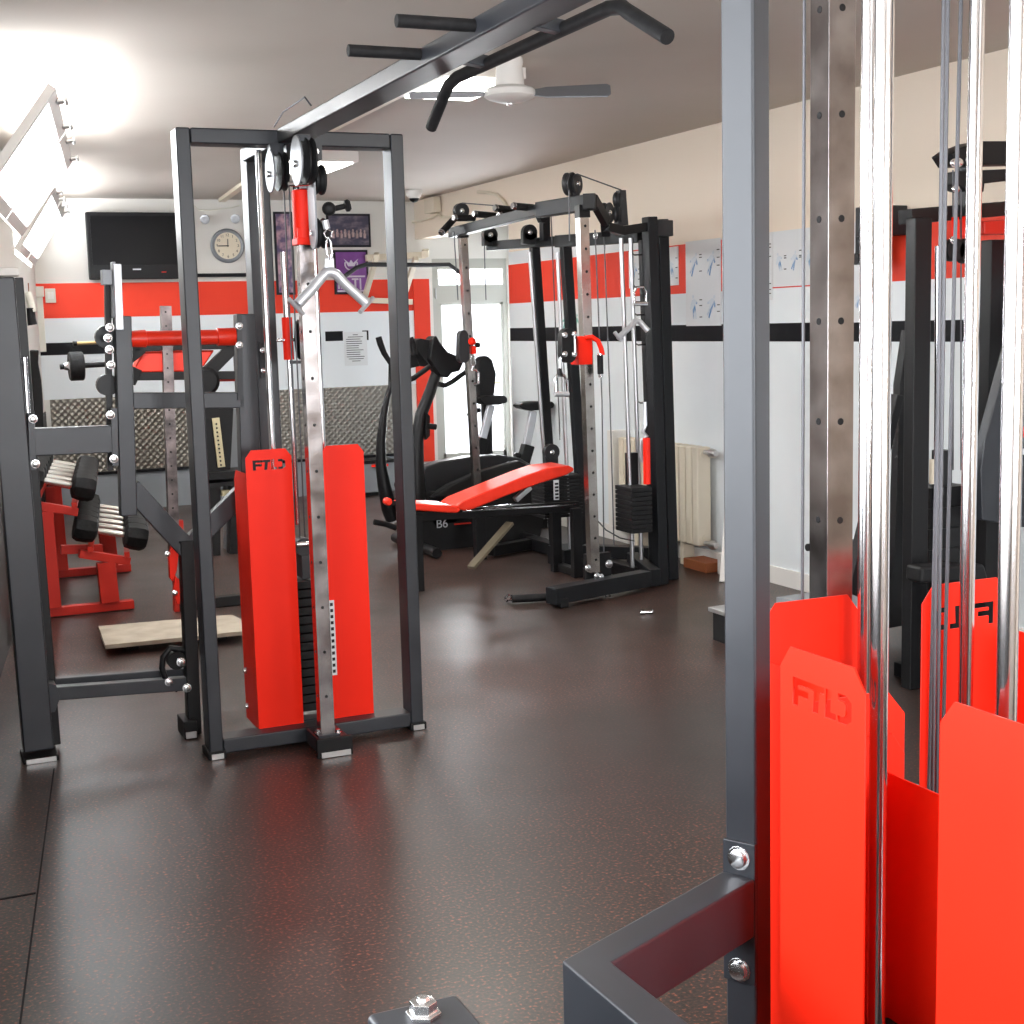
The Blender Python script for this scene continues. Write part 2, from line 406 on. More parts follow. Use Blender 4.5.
# exit door with transom at the back of the niche
d = thing('door_1', (5.25, YB+.05, 0), 'x', 'x'); del d['label'], d['category']; d['kind'] = 'structure'
g = G(); yb0, yb1 = YB+.02, YB+.09
DX0, DX1 = 4.86, 5.64
g.box(DX0, DX0+.07, yb0, yb1, 0, 2.18); g.box(DX1-.04, DX1, yb0, yb1, 0, 2.18)
g.box(DX0+.07, DX1-.04, yb0, yb1, 2.08, 2.18); g.box(DX0+.07, DX1-.04, yb0, yb1, 1.761, 1.93)
g.out('door_frame', DPN, d, smooth=False)
g = G(); g.box(DX0+.07, DX0+.095, yb0+.01, yb1-.01, 0, 1.76); g.box(DX1-.07, DX1-.04, yb0+.01, yb1-.01, 0, 1.76)
g.box(DX0+.07, DX1-.04, yb0+.01, yb1-.01, 0, .31); g.box(DX0+.07, DX1-.04, yb0+.01, yb1-.01, 1.74, 1.76)
g.out('door_leaf', DPN, d, smooth=False)
G().box(DX0+.1, DX1-.06, YB+.05, YB+.056, .3, 1.75).out('door_pane', GL, d, smooth=False)
G().box(DX0+.06, DX1-.03, YB+.05, YB+.056, 1.92, 2.09).out('transom_pane', GL, d, smooth=False)
lab(G().tube([(DX1-.12, YB, .98), (DX1-.12, YB-.05, .98), (DX1-.24, YB-.05, .98)], .01).out('handle', BRASS, d), 'brass lever handle')
g = G(); g.box(DX0+.03, DX0+.04, YB+.0, YB+.018, 1.8, 1.9); g.out('hinge', ALU, d)

# ------------------------------------------------------------------ crossover machine
FT = [[(0,0),(0,1),(1.82,1),(1.82,.76),(1.56,.76),(1.46,0),(1.14,0),(1.24,.76),(.32,.76),(.32,.62),(.92,.62),(.92,.38),(.32,.38),(.32,0)],
      [(1.9,1),(2.2,1),(2.16,.24),(2.46,.24),(2.46,0),(1.84,0)],
      [(2.56,1),(3.0,1),(3.3,.8),(3.3,.2),(3.0,0),(2.56,0),(2.56,.24),(2.88,.24),(2.98,.34),(2.98,.66),(2.88,.76),(2.56,.76)]]
def cover(x0, x1, y, zt, ext, text_on, M, parent, z0=.055, side=-1, nm='stack_cover'):
    """upright red cover: front sheet with clipped top corners and a side sheet going back"""
    w = x1-x0; c = .022
    ol = [(0, 0), (w, 0), (w, zt-z0-c*1.3), (w-c, zt-z0), (c, zt-z0), (0, zt-z0-c*1.3)]
    holes = []
    if text_on:
        s = .037; ox = (w-3.25*s)/2
        holes = [[(ox+a*s, zt-z0-.075+b*s) for a, b in P] for P in FT]
    o_ = Vector((x0, y, z0)); ax = Vector((1, 0, 0)); nn = Vector((0, 1, 0))
    if M is not None: R3 = M.to_3x3(); o_ = M@o_; ax = R3@ax; nn = R3@nn
    o = shape_holes(nm, ol, holes, .003, o_, ax, (0, 0, 1), nn, RED, parent)
    xs = x0 if side < 0 else x1
    g = G(M); g.poly([(xs, y+.0015, z0+.01), (xs, y+ext, z0+.01), (xs, y+ext, zt-.12), (xs, y+ext-.03, zt-.085), (xs, y+.0015, zt-.085)], (.003*-side, 0, 0))
    g.out('side_sheet', RED, o)
    for z in (.12, .26): 
        g = G(M); g.lathe((xs, y+ext-.04, z), (side, 0, 0), [(0, .012), (.005, .012), (.0055, .008), (.012, .007)], 10); g.out('bolt', ZINC, o)
    return o

XM = thing('cable_crossover_machine', (1.41, 3.4, 0), 'dark grey cable crossover frame with red stack covers and overhead pull-up beam spanning the room', 'exercise machine')
def tower(M, portal=True):
    P = XM
    if portal:
        for x0, x1 in ((.985, 1.035), (1.765, 1.815)):
            G(M).box(x0, x1, 5.03, 5.13, .02, 2.25).out('upright', GUN, P, .006)
            G(M).box(x0-.008, x1+.008, 5.02, 5.14, 0, .03).out('foot_cap', MAT_BLK, P, .004)
            G(M).box(x0+.003, x1-.003, 5.016, 5.02, .002, .022).out('foot_plate', ALU, P)
        G(M).box(1.036, 1.764, 5.03, 5.13, 2.197, 2.25).out('top_rail', GUN, P, .006)
        G(M).box(1.036, 1.764, 5.03, 5.13, .015, .07).out('bottom_rail', GUN, P, .006)
    G(M).box(1.36, 1.45, 5.58, 5.68, .02, 2.262).out('rear_upright', GUN, P, .006)
    G(M).box(1.36, 1.46, 5.131, 5.69, .012, .07).out('base_rail', GUN, P, .006)
    G(M).box(1.345, 1.46, 4.86, 5.029, .012, .07).out('base_rail', GUN, P, .006)
    G(M).box(1.335, 1.47, 4.845, 4.865, 0, .072).out('foot_cap', MAT_BLK, P, .004)
    G(M).box(1.35, 1.46, 4.84, 4.845, .002, .022).out('foot_plate', ALU, P)
    for z, q in ((.075, .004),):
        g = G(M); g.box(1.35, 1.43, 4.87, 4.95, .07, .078); g.out('column_base', GUN, P)
    for x, y, z in ((1.36, 4.915, .078), (1.425, 4.88, .078)):
        g = G(M); g.lathe((x, y, z), (0, 0, 1), [(0, .014), (.004, .014), (.0045, .009), (.014, .009)], 10); g.out('bolt', ZINC, P)
    # chromed selector column with holes
    g = G(M); g.box(1.362, 1.414, 4.88, 4.93, .078, 2.2)
    g.mark()
    for k in range(12):
        z = .22+k*.165
        g.cyl((1.388, 4.879, z), (1.388, 4.931, z), .006, 10); g.cyl((1.361, 4.905, z), (1.415, 4.905, z), .006, 10)
    col = g.out('selector_column', CHRW, P, 0, m2=BLK)
    # guide rods, stack
    yr = 5.2 if M is None else 5.152
    for x in (1.313, 1.508): G(M).cyl((x, yr, .08), (x, yr, 2.2), .0115, 16).out('guide_rod', CHR, P)
    g = G(M)
    for k in range(15):
        z = .1+k*.034; g.box(1.25, 1.57, 5.14, 5.26, z, z+.029)
    st = g.out('weight_stack', RUB, P, .003)
    g = G(M); g.box(1.395, 1.425, 5.16, 5.24, .61, .7); g.cyl((1.41, 5.17, .73), (1.41, 5.23, .73), .035); g.out('stack_pulley', PULD, P)
    g = G(M); g.cyl((1.375, 5.15, .745), (1.445, 5.15, .745), .009); g.out('bolt', ZINC, P)
    near = M is not None
    a = cover(1.185, 1.357, 5.10, 1.122 if near else 1.115, .2, True, M, P, side=-1)
    b = cover(1.48 if near else 1.468, 1.655 if near else 1.636, 5.10, 1.124 if near else 1.115, .2, False, M, P, side=1)
    g = G(M); g.box(1.472, 1.495, 5.094, 5.098, .24, .53); sp = g.out('number_strip', PAPER, b)
    g = G(M)
    for k in range(12):
        z = .25+k*.0235; g.box(1.478, 1.489, 5.0925, 5.0938, z, z+.012)
    g.out('strip_marks', INK, sp, smooth=False)
    # cables down the tower
    for x, y in ((1.40, 5.19), (1.425, 5.21)): G(M).cyl((x, y, .7), (x, y, 2.18), .003, 8).out('cable', CAB, P)
    # twin top pulleys hanging off the beam
    for (x, y, z, r) in () if near else ((1.305, 5.02, 2.105, .068), (1.335, 4.78, 2.115, .078)):
        g = G(M); g.lathe((x+.028, y, z), (1, 0, 0), [(0, r), (.006, r), (.014, r-.012), (.022, r), (.028, r)], 28); wh = g.out('pulley_wheel', MAT_BLK, P)
        g = G(M)
        pts = [(x, y+(r*.92)*cos(a_), z+(r*1.08)*sin(a_)) for a_ in [2*pi*k/28 for k in range(28)]]
        g.poly(pts, (.006, 0, 0)); g.out('pulley_bracket', PUL, P, .001)
        g = G(M); g.lathe((x, y, z-.01), (-1, 0, 0), [(0, .012), (.012, .011)], 10); g.lathe((x+.06, y, z-.01), (1, 0, 0), [(-.06, .006), (.004, .006)], 10); g.out('bolt', ZINC, P)
        g = G(M); g.box(x+.002, x+.05, y-.02, y+.02, z+r*.8, 2.2); g.out('pulley_hanger', GUN, P)
    return col
tower(None)
M2 = Matrix(((-1, 0, 0, 2.83), (0, -1, 0, 6.85), (0, 0, 1, 0), (0, 0, 0, 1)))
tower(M2, portal=False)
P = XM
# floating lever pulley on its own rod in the far tower
G().cyl((1.418, 5.3, 1.58), (1.415, 5.3, 1.84), .012).out('lever_rod', CHR, P)
lab(G().cyl((1.419, 5.3, 1.435), (1.418, 5.3, 1.595), .02).out('lever_sleeve', RED, P), 'red sleeve around a chrome rod')
G().cyl((1.423, 5.3, .8), (1.419, 5.3, 1.435), .009).out('lever_rod', CHR, P)
g = G(); g.lathe((1.455, 5.3, 1.51), (.9, -.42, 0), [(0, .07), (.006, .077), (.012, .066), (.018, .077), (.024, .07)], 28); g.out('pulley_wheel', MAT_BLK, P)
g = G(); g.bar((1.42, 5.3, 1.425), (1.49, 5.27, 1.425), .02, .012); g.bar((1.49, 5.27, 1.425), (1.49, 5.27, 1.46), .02, .012); g.out('pulley_bracket', GUN, P)
g = G(); g.cyl((1.375, 5.3, 1.51), (1.49, 5.28, 1.51), .007); g.out('bolt', ZINC, P)
g = G(); g.box(1.372, 1.40, 5.57, 5.579, 1.36, 1.50); rb = g.out('bolt_plate', PULD, P)
for z in (1.39, 1.47): bolt((1.386, 5.57, z), (0, -1, 0), rb, .008)
# red carriage on the far column with a swivelling double pulley
cg = G(); cg.box(1.353, 1.426, 4.868, 4.942, 1.84, 1.865); cg.cyl((1.388, 4.905, 1.86), (1.388, 4.905, 2.03), .037, 20); cg.box(1.357, 1.419, 4.873, 4.937, 1.84, 1.9)
car = cg.out('carriage', RED, P, .004); lab(car, 'red sliding carriage on the chromed column')
G().cyl((1.388, 4.86, 2.03), (1.388, 4.86, 2.08), .022).out('collar', PUL, car)
g = G(); g.cyl((1.40, 4.80, 2.045), (1.33, 4.86, 2.045), .009); g.out('bolt', ZINC, car)
# bracket with two wheels
pts = []
y, x = 4.80, 1.388
for k in range(13): a_ = radians(180*k/12); pts.append((x, y+.042*cos(a_), 2.06+.05*sin(a_)))
for k in range(13): a_ = radians(180+180*k/12); pts.append((x, y+.042*cos(a_), 1.87+.05*sin(a_)))
G().poly(pts, (.007, 0, 0)).out('pulley_bracket', PUL, car, .001)
for z in (2.055, 1.875):
    g = G(); g.lathe((x+.01, y, z), (1, 0, 0), [(0, .05), (.008, .052), (.018, .044), (.028, .052), (.036, .05)], 24); g.out('pulley_wheel', MAT_BLK, car)
    g = G(); g.cyl((x-.008, y, z), (x+.05, y, z), .009); g.out('bolt', ZINC, car)
g = G(); g.sph((1.440, 4.765, 1.955), .024, seg=14); g.out('cable_stop', MAT_BLK, car)
g = G(); g.cyl((1.455, 4.77, 1.955), (1.50, 4.78, 1.965), .01, 10); g.lathe((1.50, 4.78, 1.965), (.95, -.2, .2), [(0, .01), (.004, .022), (.014, .024), (.022, .016)], 6); g.out('lock_knob', MAT_BLK, car)
# beam
g = G(); g.hexa([(1.342, 1.0, 2.24), (1.442, 1.0, 2.24), (1.442, 5.57, 2.2), (1.342, 5.57, 2.2), (1.342, 1.0, 2.29), (1.442, 1.0, 2.29), (1.442, 5.57, 2.25), (1.342, 5.57, 2.25)]); g.out('overhead_beam', GUN, P, .006)
g = G(); g.box(1.37, 1.50, 5.02, 5.06, 2.15, 2.2); g.out('beam_plate', GUN, P)
for x in (1.44, 1.47): g = G(); g.lathe((x, 5.0, 2.175), (0, -1, 0), [(-.02, .008), (.0, .013), (.008, .012)], 10); g.out('bolt', ZINC, P)
G().tube([(1.345, 4.6, 2.27), (1.33, 4.62, 2.30), (1.345, 4.95, 2.30), (1.35, 5.1, 2.27)], .003, 6).out('cable', CAB, P)
for y in (3.57, 3.2):
    G().tube([(1.345, y, 2.25), (1.147, y, 2.25)], .0155, 16).out('grip_bar', RUB, P, .002)
g = G(); g.tube([(1.5, 3.92, 2.115), (1.5, 3.80, 2.195), (1.5, 3.77, 2.212), (1.5, 3.71, 2.222), (1.5, 2.82, 2.222), (1.5, 2.76, 2.212), (1.5, 2.73, 2.195), (1.5, 2.57, 2.115)], .0165, 16)
g.out('pull_up_bar', RUB, P)
for y in (3.5, 3.05): g = G(); g.bar((1.43, y, 2.235), (1.5, y, 2.225), .035, .03); g.out('bar_bracket', GUN, P, .003)

# V handle hanging from the carriage
V = thing('v_bar_handle', (1.44, 4.78, 1.55), 'chrome V-shaped cable handle clipped under the far tower pulley', 'cable handle')
def uv(u, v, Y): return at(u, v, Y=Y)
Y = 4.72
G().tube([uv(324.8, 220, Y), uv(327, 229, Y)], .012).out('cable_end', SIL, V)
g = G(); g.tube([uv(327, 229, Y), uv(324, 233, Y), uv(326, 238, Y), uv(331, 237, Y), uv(332, 232, Y)], .0035, 8, closed=True); g.out('shackle', CHR, V)
g = G(); g.tube([uv(328, 237, Y), uv(326, 244, Y), uv(327, 254, Y), uv(330, 260, Y), uv(332, 254, Y), uv(331, 243, Y)], .004, 8, closed=True); g.out('carabiner', CHR, V)
g = G(); g.hexa([uv(324.5, 270, Y), uv(334.5, 270, Y), uv(334.5, 270, Y+.012), uv(324.5, 270, Y+.012), uv(325, 258, Y), uv(334, 258, Y), uv(334, 258, Y+.012), uv(325, 258, Y+.012)]); g.out('eye_plate', SIL, V, .003)
g = G(); g.tube([uv(298, 304, Y), uv(312, 289, Y), uv(322, 277, Y), uv(326, 272.5, Y), uv(331, 272, Y), uv(336, 274, Y), uv(345, 284, Y), uv(366, 303, Y)], .0175, 18); g.out('v_bar', SIL, V)
g = G(); g.tube([uv(289, 299, Y-.02), uv(303, 314, Y+.03)], .008, 10); g.out('grip_end', SIL, V)
g = G(); g.tube([uv(373, 298, Y+.03), uv(360, 312, Y-.03)], .008, 10); g.out('grip_end', SIL, V)

# ------------------------------------------------------------------ near station in front of the near tower
NS = thing('cable_station', (1.15, 1.35, 0), 'large blurred foreground cable station with red covers, chrome rods and square grey post', 'exercise machine')
M3 = Matrix(((0, 1, 0, 1.043-5.10), (-1, 0, 0, 1.25+1.412), (0, 0, 1, 0), (0, 0, 0, 1)))   # turned to face -X
a = cover(1.150, 1.325, 5.10, 1.128, .2, True, M3, NS, side=-1)
b = cover(1.457, 1.70, 5.10, 1.128, .2, False, M3, NS, side=1)
for y in (1.385, 1.167): G().tube([(1.1, y, .07), (1.1, y, 2.5)], .0115, 18).out('guide_rod', CHR, NS)
G().box(1.2, 1.203, 1.22, 1.56, .055, .935).out('rear_sheet', RED, NS)
G().poly([(1.14, 1.50, .06), (1.236, 1.50, .06), (1.236, 1.50, .955), (1.215, 1.50, .985), (1.14, 1.50, .985)], (0, .003, 0)).out('rear_sheet', RED, NS)
g = G()
for k in range(15): g.box(1.06, 1.18, 1.10, 1.46, .1+k*.034, .129+k*.034)
g.out('weight_stack', RUB, NS, .003)
G().box(1.06, 1.14, 1.0, 1.6, 2.46, 2.52).out('top_rail', GUN, NS, .005)
G().box(1.02, 1.25, .95, 1.62, .0, .055).out('base_rail', GUN, NS, .005)
# square post turned 30 degrees
n60 = Vector((sin(radians(60)), cos(radians(60)), 0)); t60 = Vector((-n60.y, n60.x, 0))
c0 = Vector((1.095, 1.65, 0)); pc = c0+n60*.025+t60*.025
def obox(g, c, hx, hy, z0, z1, ex=None):
    ex = ex or n60; ey = Vector((-ex.y, ex.x, 0)); c = Vector((c.x, c.y, 0))
    P = [c-ex*hx-ey*hy, c+ex*hx-ey*hy, c+ex*hx+ey*hy, c-ex*hx+ey*hy]
    g.hexa([p+Vector((0, 0, z0)) for p in P]+[p+Vector((0, 0, z1)) for p in P]); return g
obox(G(), pc, .025, .025, 0, 2.52).out('upright', GUN, NS, .005, seg=3)
br = obox(G(), pc-n60*.028, .003, .026, .585, .80).out('bracket_plate', GUN, NS, .002)
for z in (.775, .605):
    bolt(pc-n60*.031+Vector((0, 0, z)), -n60, br, .0135)
# elbow arm
el = Vector((.743, 1.487, 0)); aA = pc-n60*.031; dA = (el-Vector((aA.x, aA.y, 0)))
g = G()
w = .027; zt, zb = .75, .662
dirA = Vector((-.907, -.421, 0)).normalized(); nA = Vector((-dirA.y, dirA.x, 0)); dirB = Vector((.03, -1, 0)).normalized(); nB = Vector((-dirB.y, dirB.x, 0))
def isect(p, d, q, e):
    t = ((q.x-p.x)*e.y-(q.y-p.y)*e.x)/(d.x*e.y-d.y*e.x); return p+d*t
s0 = Vector((aA.x, aA.y, 0)); eC = s0+dirA*.355
o1 = isect(s0-nA*w, dirA, eC-nB*w, dirB); o2 = isect(s0+nA*w, dirA, eC+nB*w, dirB)
eE = eC+dirB*.95
pts = [s0-nA*w, o1, eE-nB*w, eE+nB*w, o2, s0+nA*w]
g.poly([Vector((p.x, p.y, zb)) for p in pts], (0, 0, zt-zb)); g.out('elbow_arm', GUN, NS, .004, seg=3)
G().bar(eE+Vector((0, .03, 0)), eE+Vector((0, .03, zb)), .055, .055).out('arm_leg', GUN, NS, .004)
G().bar(Vector((eE.x, eE.y+.03, .03)), Vector((1.06, .98, .03)), .05, .05).out('floor_rail', GUN, NS, .004)
# capped post with a nut on top
g = G(); g.box(.352, .440, 1.03, 1.156, 0, .94); sp = g.out('capped_post', GUN, NS, .006, seg=3)
G().box(.366, .60, .40, .455, 0, .05).out('floor_rail', GUN, NS, .004)
G().box(.38, .44, .42, 1.06, 0.0, .05).out('floor_rail', GUN, NS, .004)
G().bar((.60, .43, .025), (eE.x, eE.y+.03, .025), .05, .05).out('floor_rail', GUN, NS, .004)
g = G(); g.lathe((.397, 1.128, .94), (0, 0, 1), [(0, .0165), (.004, .0165), (.0045, .0125), (.014, .0125), (.0145, .006), (.018, .005)], 6); g.out('nut', ZINC, sp)
G().cyl((1.352, 1.9, 1.0), (1.355, 1.9, 2.2), .0028, 8).out('cable', CAB, NS)
G().cyl((1.352, 1.9, .078), (1.352, 1.9, 1.0), .0028, 8).out('cable', CAB, NS)
for x in (1.468, 1.494): G().cyl((x-.003, 1.72, .7), (x, 1.7, 2.5), .0032, 8).out('cable', CAB, NS)

# ------------------------------------------------------------------ roller-pad machine on the left
RM = thing('abdominal_frame_machine', (.75, 5.4, 0), 'dark grey frame with red roller pad and V brace, left of the tall portal', 'exercise machine')
def pw(u, v, Y=5.4): return at(u, v, Y=Y)
g = G()
T0, T1 = pw(4, 277, 5.33), pw(37, 752, 5.33); T0.x = .434-.035; T1.x = .42
g.bar(T1+Vector((0, .05, -.0)), T0+Vector((0, .05, 0)), .106, .09); ob = g.out('main_post', GUN, RM, .006)
G().box(.36, .485, 5.30, 5.45, 0, .02).out('foot_cap', MAT_BLK, RM, .004)
G().box(.37, .475, 5.293, 5.299, .001, .018).out('foot_plate', ALU, RM)
G().box(.33, .47, 5.33, 5.42, 1.762, 1.79).out('post_cap', WHT, RM, .004)
G().bar((.487, 5.46, .02), (.47, 5.46, 1.76), .04, .05).out('side_plate', BLK, RM, .004)
lab(G().cyl(pw(27.5, 413), pw(24, 357), .011).out('chrome_pin', CHR, RM), 'chrome upright pin')
g = G(); P0, P1 = pw(30, 442), pw(116, 438.5); g.bar(P0, P1, .06, .1); g.out('cross_beam', GUN, RM, .004)
g = G(); g.bar(pw(31, 414, 5.37), pw(33, 470, 5.37), .022, .012); g.out('bolt_plate', GUN, RM)
g = G(); g.bar(pw(114, 408, 5.37), pw(115.5, 466, 5.37), .022, .012); g.out('bolt_plate', GUN, RM)
for u, v in ((33, 419), (35.5, 464), (110.5, 415), (114, 459), (110, 327.5), (108, 338), (109.5, 349.5), (111, 365)):
    bolt(pw(u, v, 5.355), (0, -1, 0), RM, .012)
g = G(); g.bar(pw(128, 515), pw(122, 316), .06, .06); g.out('left_upright', GUN, RM, .004)
g = G(); g.bar(pw(119.5, 330, 5.365), pw(117, 264, 5.365), .028, .028); g.out('sleeve_tube', SIL, RM, .003)
g = G(); g.bar(pw(113.5, 318, 5.4), pw(113, 262, 5.4), .012, .05); g.bar(pw(106, 270, 5.4), pw(106.5, 285, 5.4), .035, .05); g.out('stop_block', PUL, RM, .002)
g = G(); g.bar(pw(110, 470, 5.46), pw(107.5, 285, 5.46), .022, .03); g.out('rear_bar', BLK, RM)
g = G(); g.lathe(pw(107, 337, 5.43), (0, 1, 0), [(0, .042), (.03, .042)], 20); g.out('guide_disc', PULD, RM)
g = G(); g.lathe(pw(108, 385, 5.44), (0, 1, 0), [(0, .04), (.04, .04)], 20); g.out('guide_disc', BLK, RM)
g = G(); g.bar(pw(250, 500), pw(244.5, 314), .075, .06); g.out('right_upright', GUN, RM, .004)
g = G(); g.bar(pw(240, 400, 5.37), pw(239, 314, 5.37), .02, .02); g.out('bolt_plate', PULD, RM)
for v in (326, 345): bolt(pw(239.5, v, 5.355), (0, -1, 0), RM, .01)
a0, a1 = pw(129, 339), pw(240, 336.5)
g = G(); dx = (a1-a0); L_ = dx.length
g.lathe(a0, dx, [(0, .018), (.005, .03), (.06, .033), (.062, .028), (L_-.09, .028), (L_-.088, .033), (L_-.02, .034), (L_-.006, .028), (L_, .02)], 24)
lab(g.out('roller_pad', VIN, RM), 'red foam roller pad')
g = G(); g.bar(pw(132, 400.5), pw(243, 400), .06, .06); g.out('cross_beam', GUN, RM, .004)
g = G(); g.bar(pw(130, 487), pw(187, 549), .05, .075); g.out('brace', GUN, RM, .004)
g = G(); g.bar(pw(188, 547), pw(246, 489), .05, .07); g.out('brace', GUN, RM, .004)
g = G(); g.bar(pw(194, 733), pw(185.5, 540), .05, .06); g.out('centre_post', BLK, RM, .004)
G().box(.95, 1.0, 5.33, 5.47, 0, .07).out('foot_cap', MAT_BLK, RM, .004)
G().box(.955, .995, 5.322, 5.33, .006, .03).out('foot_plate', ALU, RM)
g = G(); g.bar(pw(50, 693, 5.4), pw(186, 683, 5.4), .05, .05); g.out('base_beam', GUN, RM, .004)
g = G(); g.bar(pw(50, 682, 5.48), pw(186, 671, 5.48), .04, .03); g.out('base_beam', GUN, RM, .004)
g = G(); g.poly([pw(46, 683, 5.36), pw(56, 685, 5.36), pw(60, 698, 5.36), pw(55, 712, 5.36), pw(48, 713, 5.36)], (0, .08, 0)); g.out('gusset', GUN, RM)
bolt(pw(169, 682, 5.37), (0, -1, 0), RM, .012)
g = G(); g.tube([pw(184, 650), pw(170, 648), pw(163, 657), pw(162, 668), pw(166, 680), pw(178, 690)], .012, 12); g.out('bent_guide', BLK, RM)
g = G(); g.lathe(pw(177, 661, 5.38), (0, 1, 0), [(0, .035), (.05, .035)], 18); g.out('low_pulley', MAT_BLK, RM)
for u, v in ((181, 662), (187, 688)): bolt(pw(u, v, 5.36), (0, -1, 0), RM, .013)
g = G(); g.poly([pw(166, 532), pw(173, 536), pw(181, 547), pw(187, 548), pw(186, 552), pw(179, 552), pw(177, 570), pw(173, 582), pw(170, 578), pw(169, 556), pw(172, 545), pw(167, 538)], (0, .03, 0)); g.out('lever', RED, RM, .002)
g = G(); g.poly([pw(175, 575), pw(179, 580), pw(180, 604), pw(177, 604), pw(174, 590)], (0, .02, 0)); g.out('lever', RED, RM, .001)
for u, v in ((179.5, 542), (167.5, 554), (175, 593)): bolt(pw(u, v, 5.385), (0, -1, 0), RM, .008)

# ------------------------------------------------------------------ bench-press machine behind it
PM = thing('chest_press_machine', (1.5, 7.9, 0), 'black chest press machine with red arm pads and a worn chromed holed column', 'exercise machine')
YP = 7.9
def pp(u, v, Y=YP): return at(u, v, Y=Y)
zf = pp(176, 560)
g = G(); g.bar(pp(175, 578), pp(165.5, 306), .055, .055); g.mark()
for k in range(18):
    q = pp(165.5+9.5*(k/18), 312+k*14, YP-.026); g.cyl(q, q+Vector((0, -.003, 0)), .006, 8)
g.out('selector_column', WORN, PM, 0, m2=BLK)
g = G(); lo = pp(178, 590); lo.z = 0; g.bar(lo, pp(177, 520), .06, .05); g.out('column_lower_end', REDP, PM)
g = G(); g.poly([pp(143, 352), pp(215, 350), pp(205, 365), pp(198, 372), pp(132, 373)], (0, .12, 0)); g.out('arm_pad', VIN, PM, .012)
g = G(); g.poly([pp(205, 374), pp(245, 373), pp(245, 381), pp(203, 382)], (0, .08, 0)); g.out('arm_pad', REDP, PM, .006)
g = G(); g.bar(pp(120, 376.5), pp(245, 375), .05, .045); g.bar(pp(120, 349), pp(245, 346), .04, .03); g.bar(pp(198, 382), pp(232, 348), .04, .07); g.out('arm_frame', BLK, PM, .003)
g = G(); g.bar(pp(125, 358), pp(140, 346), .04, .09); g.bar(pp(138, 378), pp(125, 372), .06, .09); g.out('arm_joint', MAT_BLK, PM, .004)
g = G(); g.lathe(pp(204, 381), (0, -1, 0), [(0, .075), (.04, .08), (.06, .06)], 20); g.out('arm_joint', MAT_BLK, PM)
for u in (250,): g = G(); b0 = pp(u, 560); b0.z = 0; t0 = pp(u, 340); t0.x = b0.x; g.bar(b0, t0, .06, .06); g.out('upright', BLK, PM, .004)
g = G(); b0 = pp(177, 575); b1 = pp(250, 560); b0.z = b1.z = .03; g.bar(b0, b1, .06, .06); g.out('base_beam', BLK, PM, .004)
# loaded bar end, supported by the press machine
BB = thing('barbell', (.9, 7.75, 1.3), 'short black barbell with a small plate beside the left window wall', 'barbell')
g = G(); g.cyl(pp(60, 367, 7.75), pp(118, 363.5, 7.75), .014); g.out('bar', BLK, BB)
a0 = pp(69, 366.5, 7.75); a1 = pp(82, 366, 7.75)
g = G(); g.lathe(a0, a1-a0, [(0, .07), (.006, .076), (.068, .076), (.074, .07)], 24); g.out('plate', RUB, BB)
g = G(); g.lathe(pp(64, 366.5, 7.75), a1-a0, [(0, .018), (.02, .022), (.03, .03), (.05, .03)], 16); g.out('collar', CHR, BB)
BR = thing('brass_rod', (1.0, 7.9, 1.4), 'thin brass rod lying across the press machine arm left of the roller pad', 'rod')
G().cyl(pp(76, 343.5, 7.83), pp(116, 341.5, 7.83), .009).out('rod', BRASS, BR)
G().cyl(pp(73, 343.7, 7.83), pp(77, 343.5, 7.83), .014).out('rod_tip', BLK, BR)

# black machine behind with the perforated strip
DM = thing('dark_stack_machine', (2.3, 9.8, 0), 'black boxed stack machine with a pale yellow perforated strip, seen between grey uprights', 'exercise machine')
def dm(u, v, Y=9.8): return at(u, v, Y=Y)
A_, B_, C_, D_ = dm(200, 402), dm(234, 402), dm(230, 480), dm(200, 480)
g = G(); g.poly([A_, B_, C_, D_], (0, .3, 0)); g.out('stack_housing', BLK, DM, .004)
g = G(); g.bar(dm(221.5, 467, 9.77), dm(215.5, 418, 9.77), .05, .02); ys_ = g.out('height_strip', YEL, DM)
g = G()
for k in range(11):
    q = dm(216.3+k*.47, 424+k*4.1, 9.758); g.cyl(q, q-Vector((0, .003, 0)), .007, 8)
g.out('strip_holes', INK, ys_)
g = G(); g.bar(dm(205, 475), dm(242, 472), .25, .05); g.bar(dm(205, 484), dm(240, 481), .25, .03); g.out('shelf', BLK, DM)
g = G(); a0 = dm(212, 560); a0.z = 0; g.bar(a0, dm(212, 482), .1, .1); a0 = dm(232, 540); a0.z = 0; g.bar(a0, dm(234, 482), .06, .1); g.out('leg', BLK, DM)
g = G(); g.bar(dm(221, 493, 9.75), dm(229, 492.5, 9.75), .06, .04); g.out('label_plate', YEL, DM)
g = G(); a0 = dm(240, 560); a0.z = 0; g.bar(a0+Vector((0, .2, 0)), dm(238, 410)+Vector((0, .2, 0)), .12, .1); g.out('rear_panel', GREYP, DM)

# pale plank
g = G(); q = [at(u, v, Z=.06) for u, v in ((98, 626), (232, 614.5), (243, 620), (243, 631), (105, 645))]
g.poly(q, (0, 0, -.022)); pk = g.out('wooden_plank', PLANK, None, .003)
PB = thing('step_bench', (1.2, 6.9, 0), 'pale flat board on a low black stand behind the left machine frame', 'bench')
w0 = Vector(pk.location); pk.parent = PB; pk.location = w0-Vector(PB['w']); pk.name = 'board_top'
c_ = pk.location+Vector(PB['w'])
for dx in (-.22, .22): G().box(c_.x+dx-.03, c_.x+dx+.03, c_.y-.12, c_.y+.12, 0, .0375).out('stand', BLK, PB, .003)

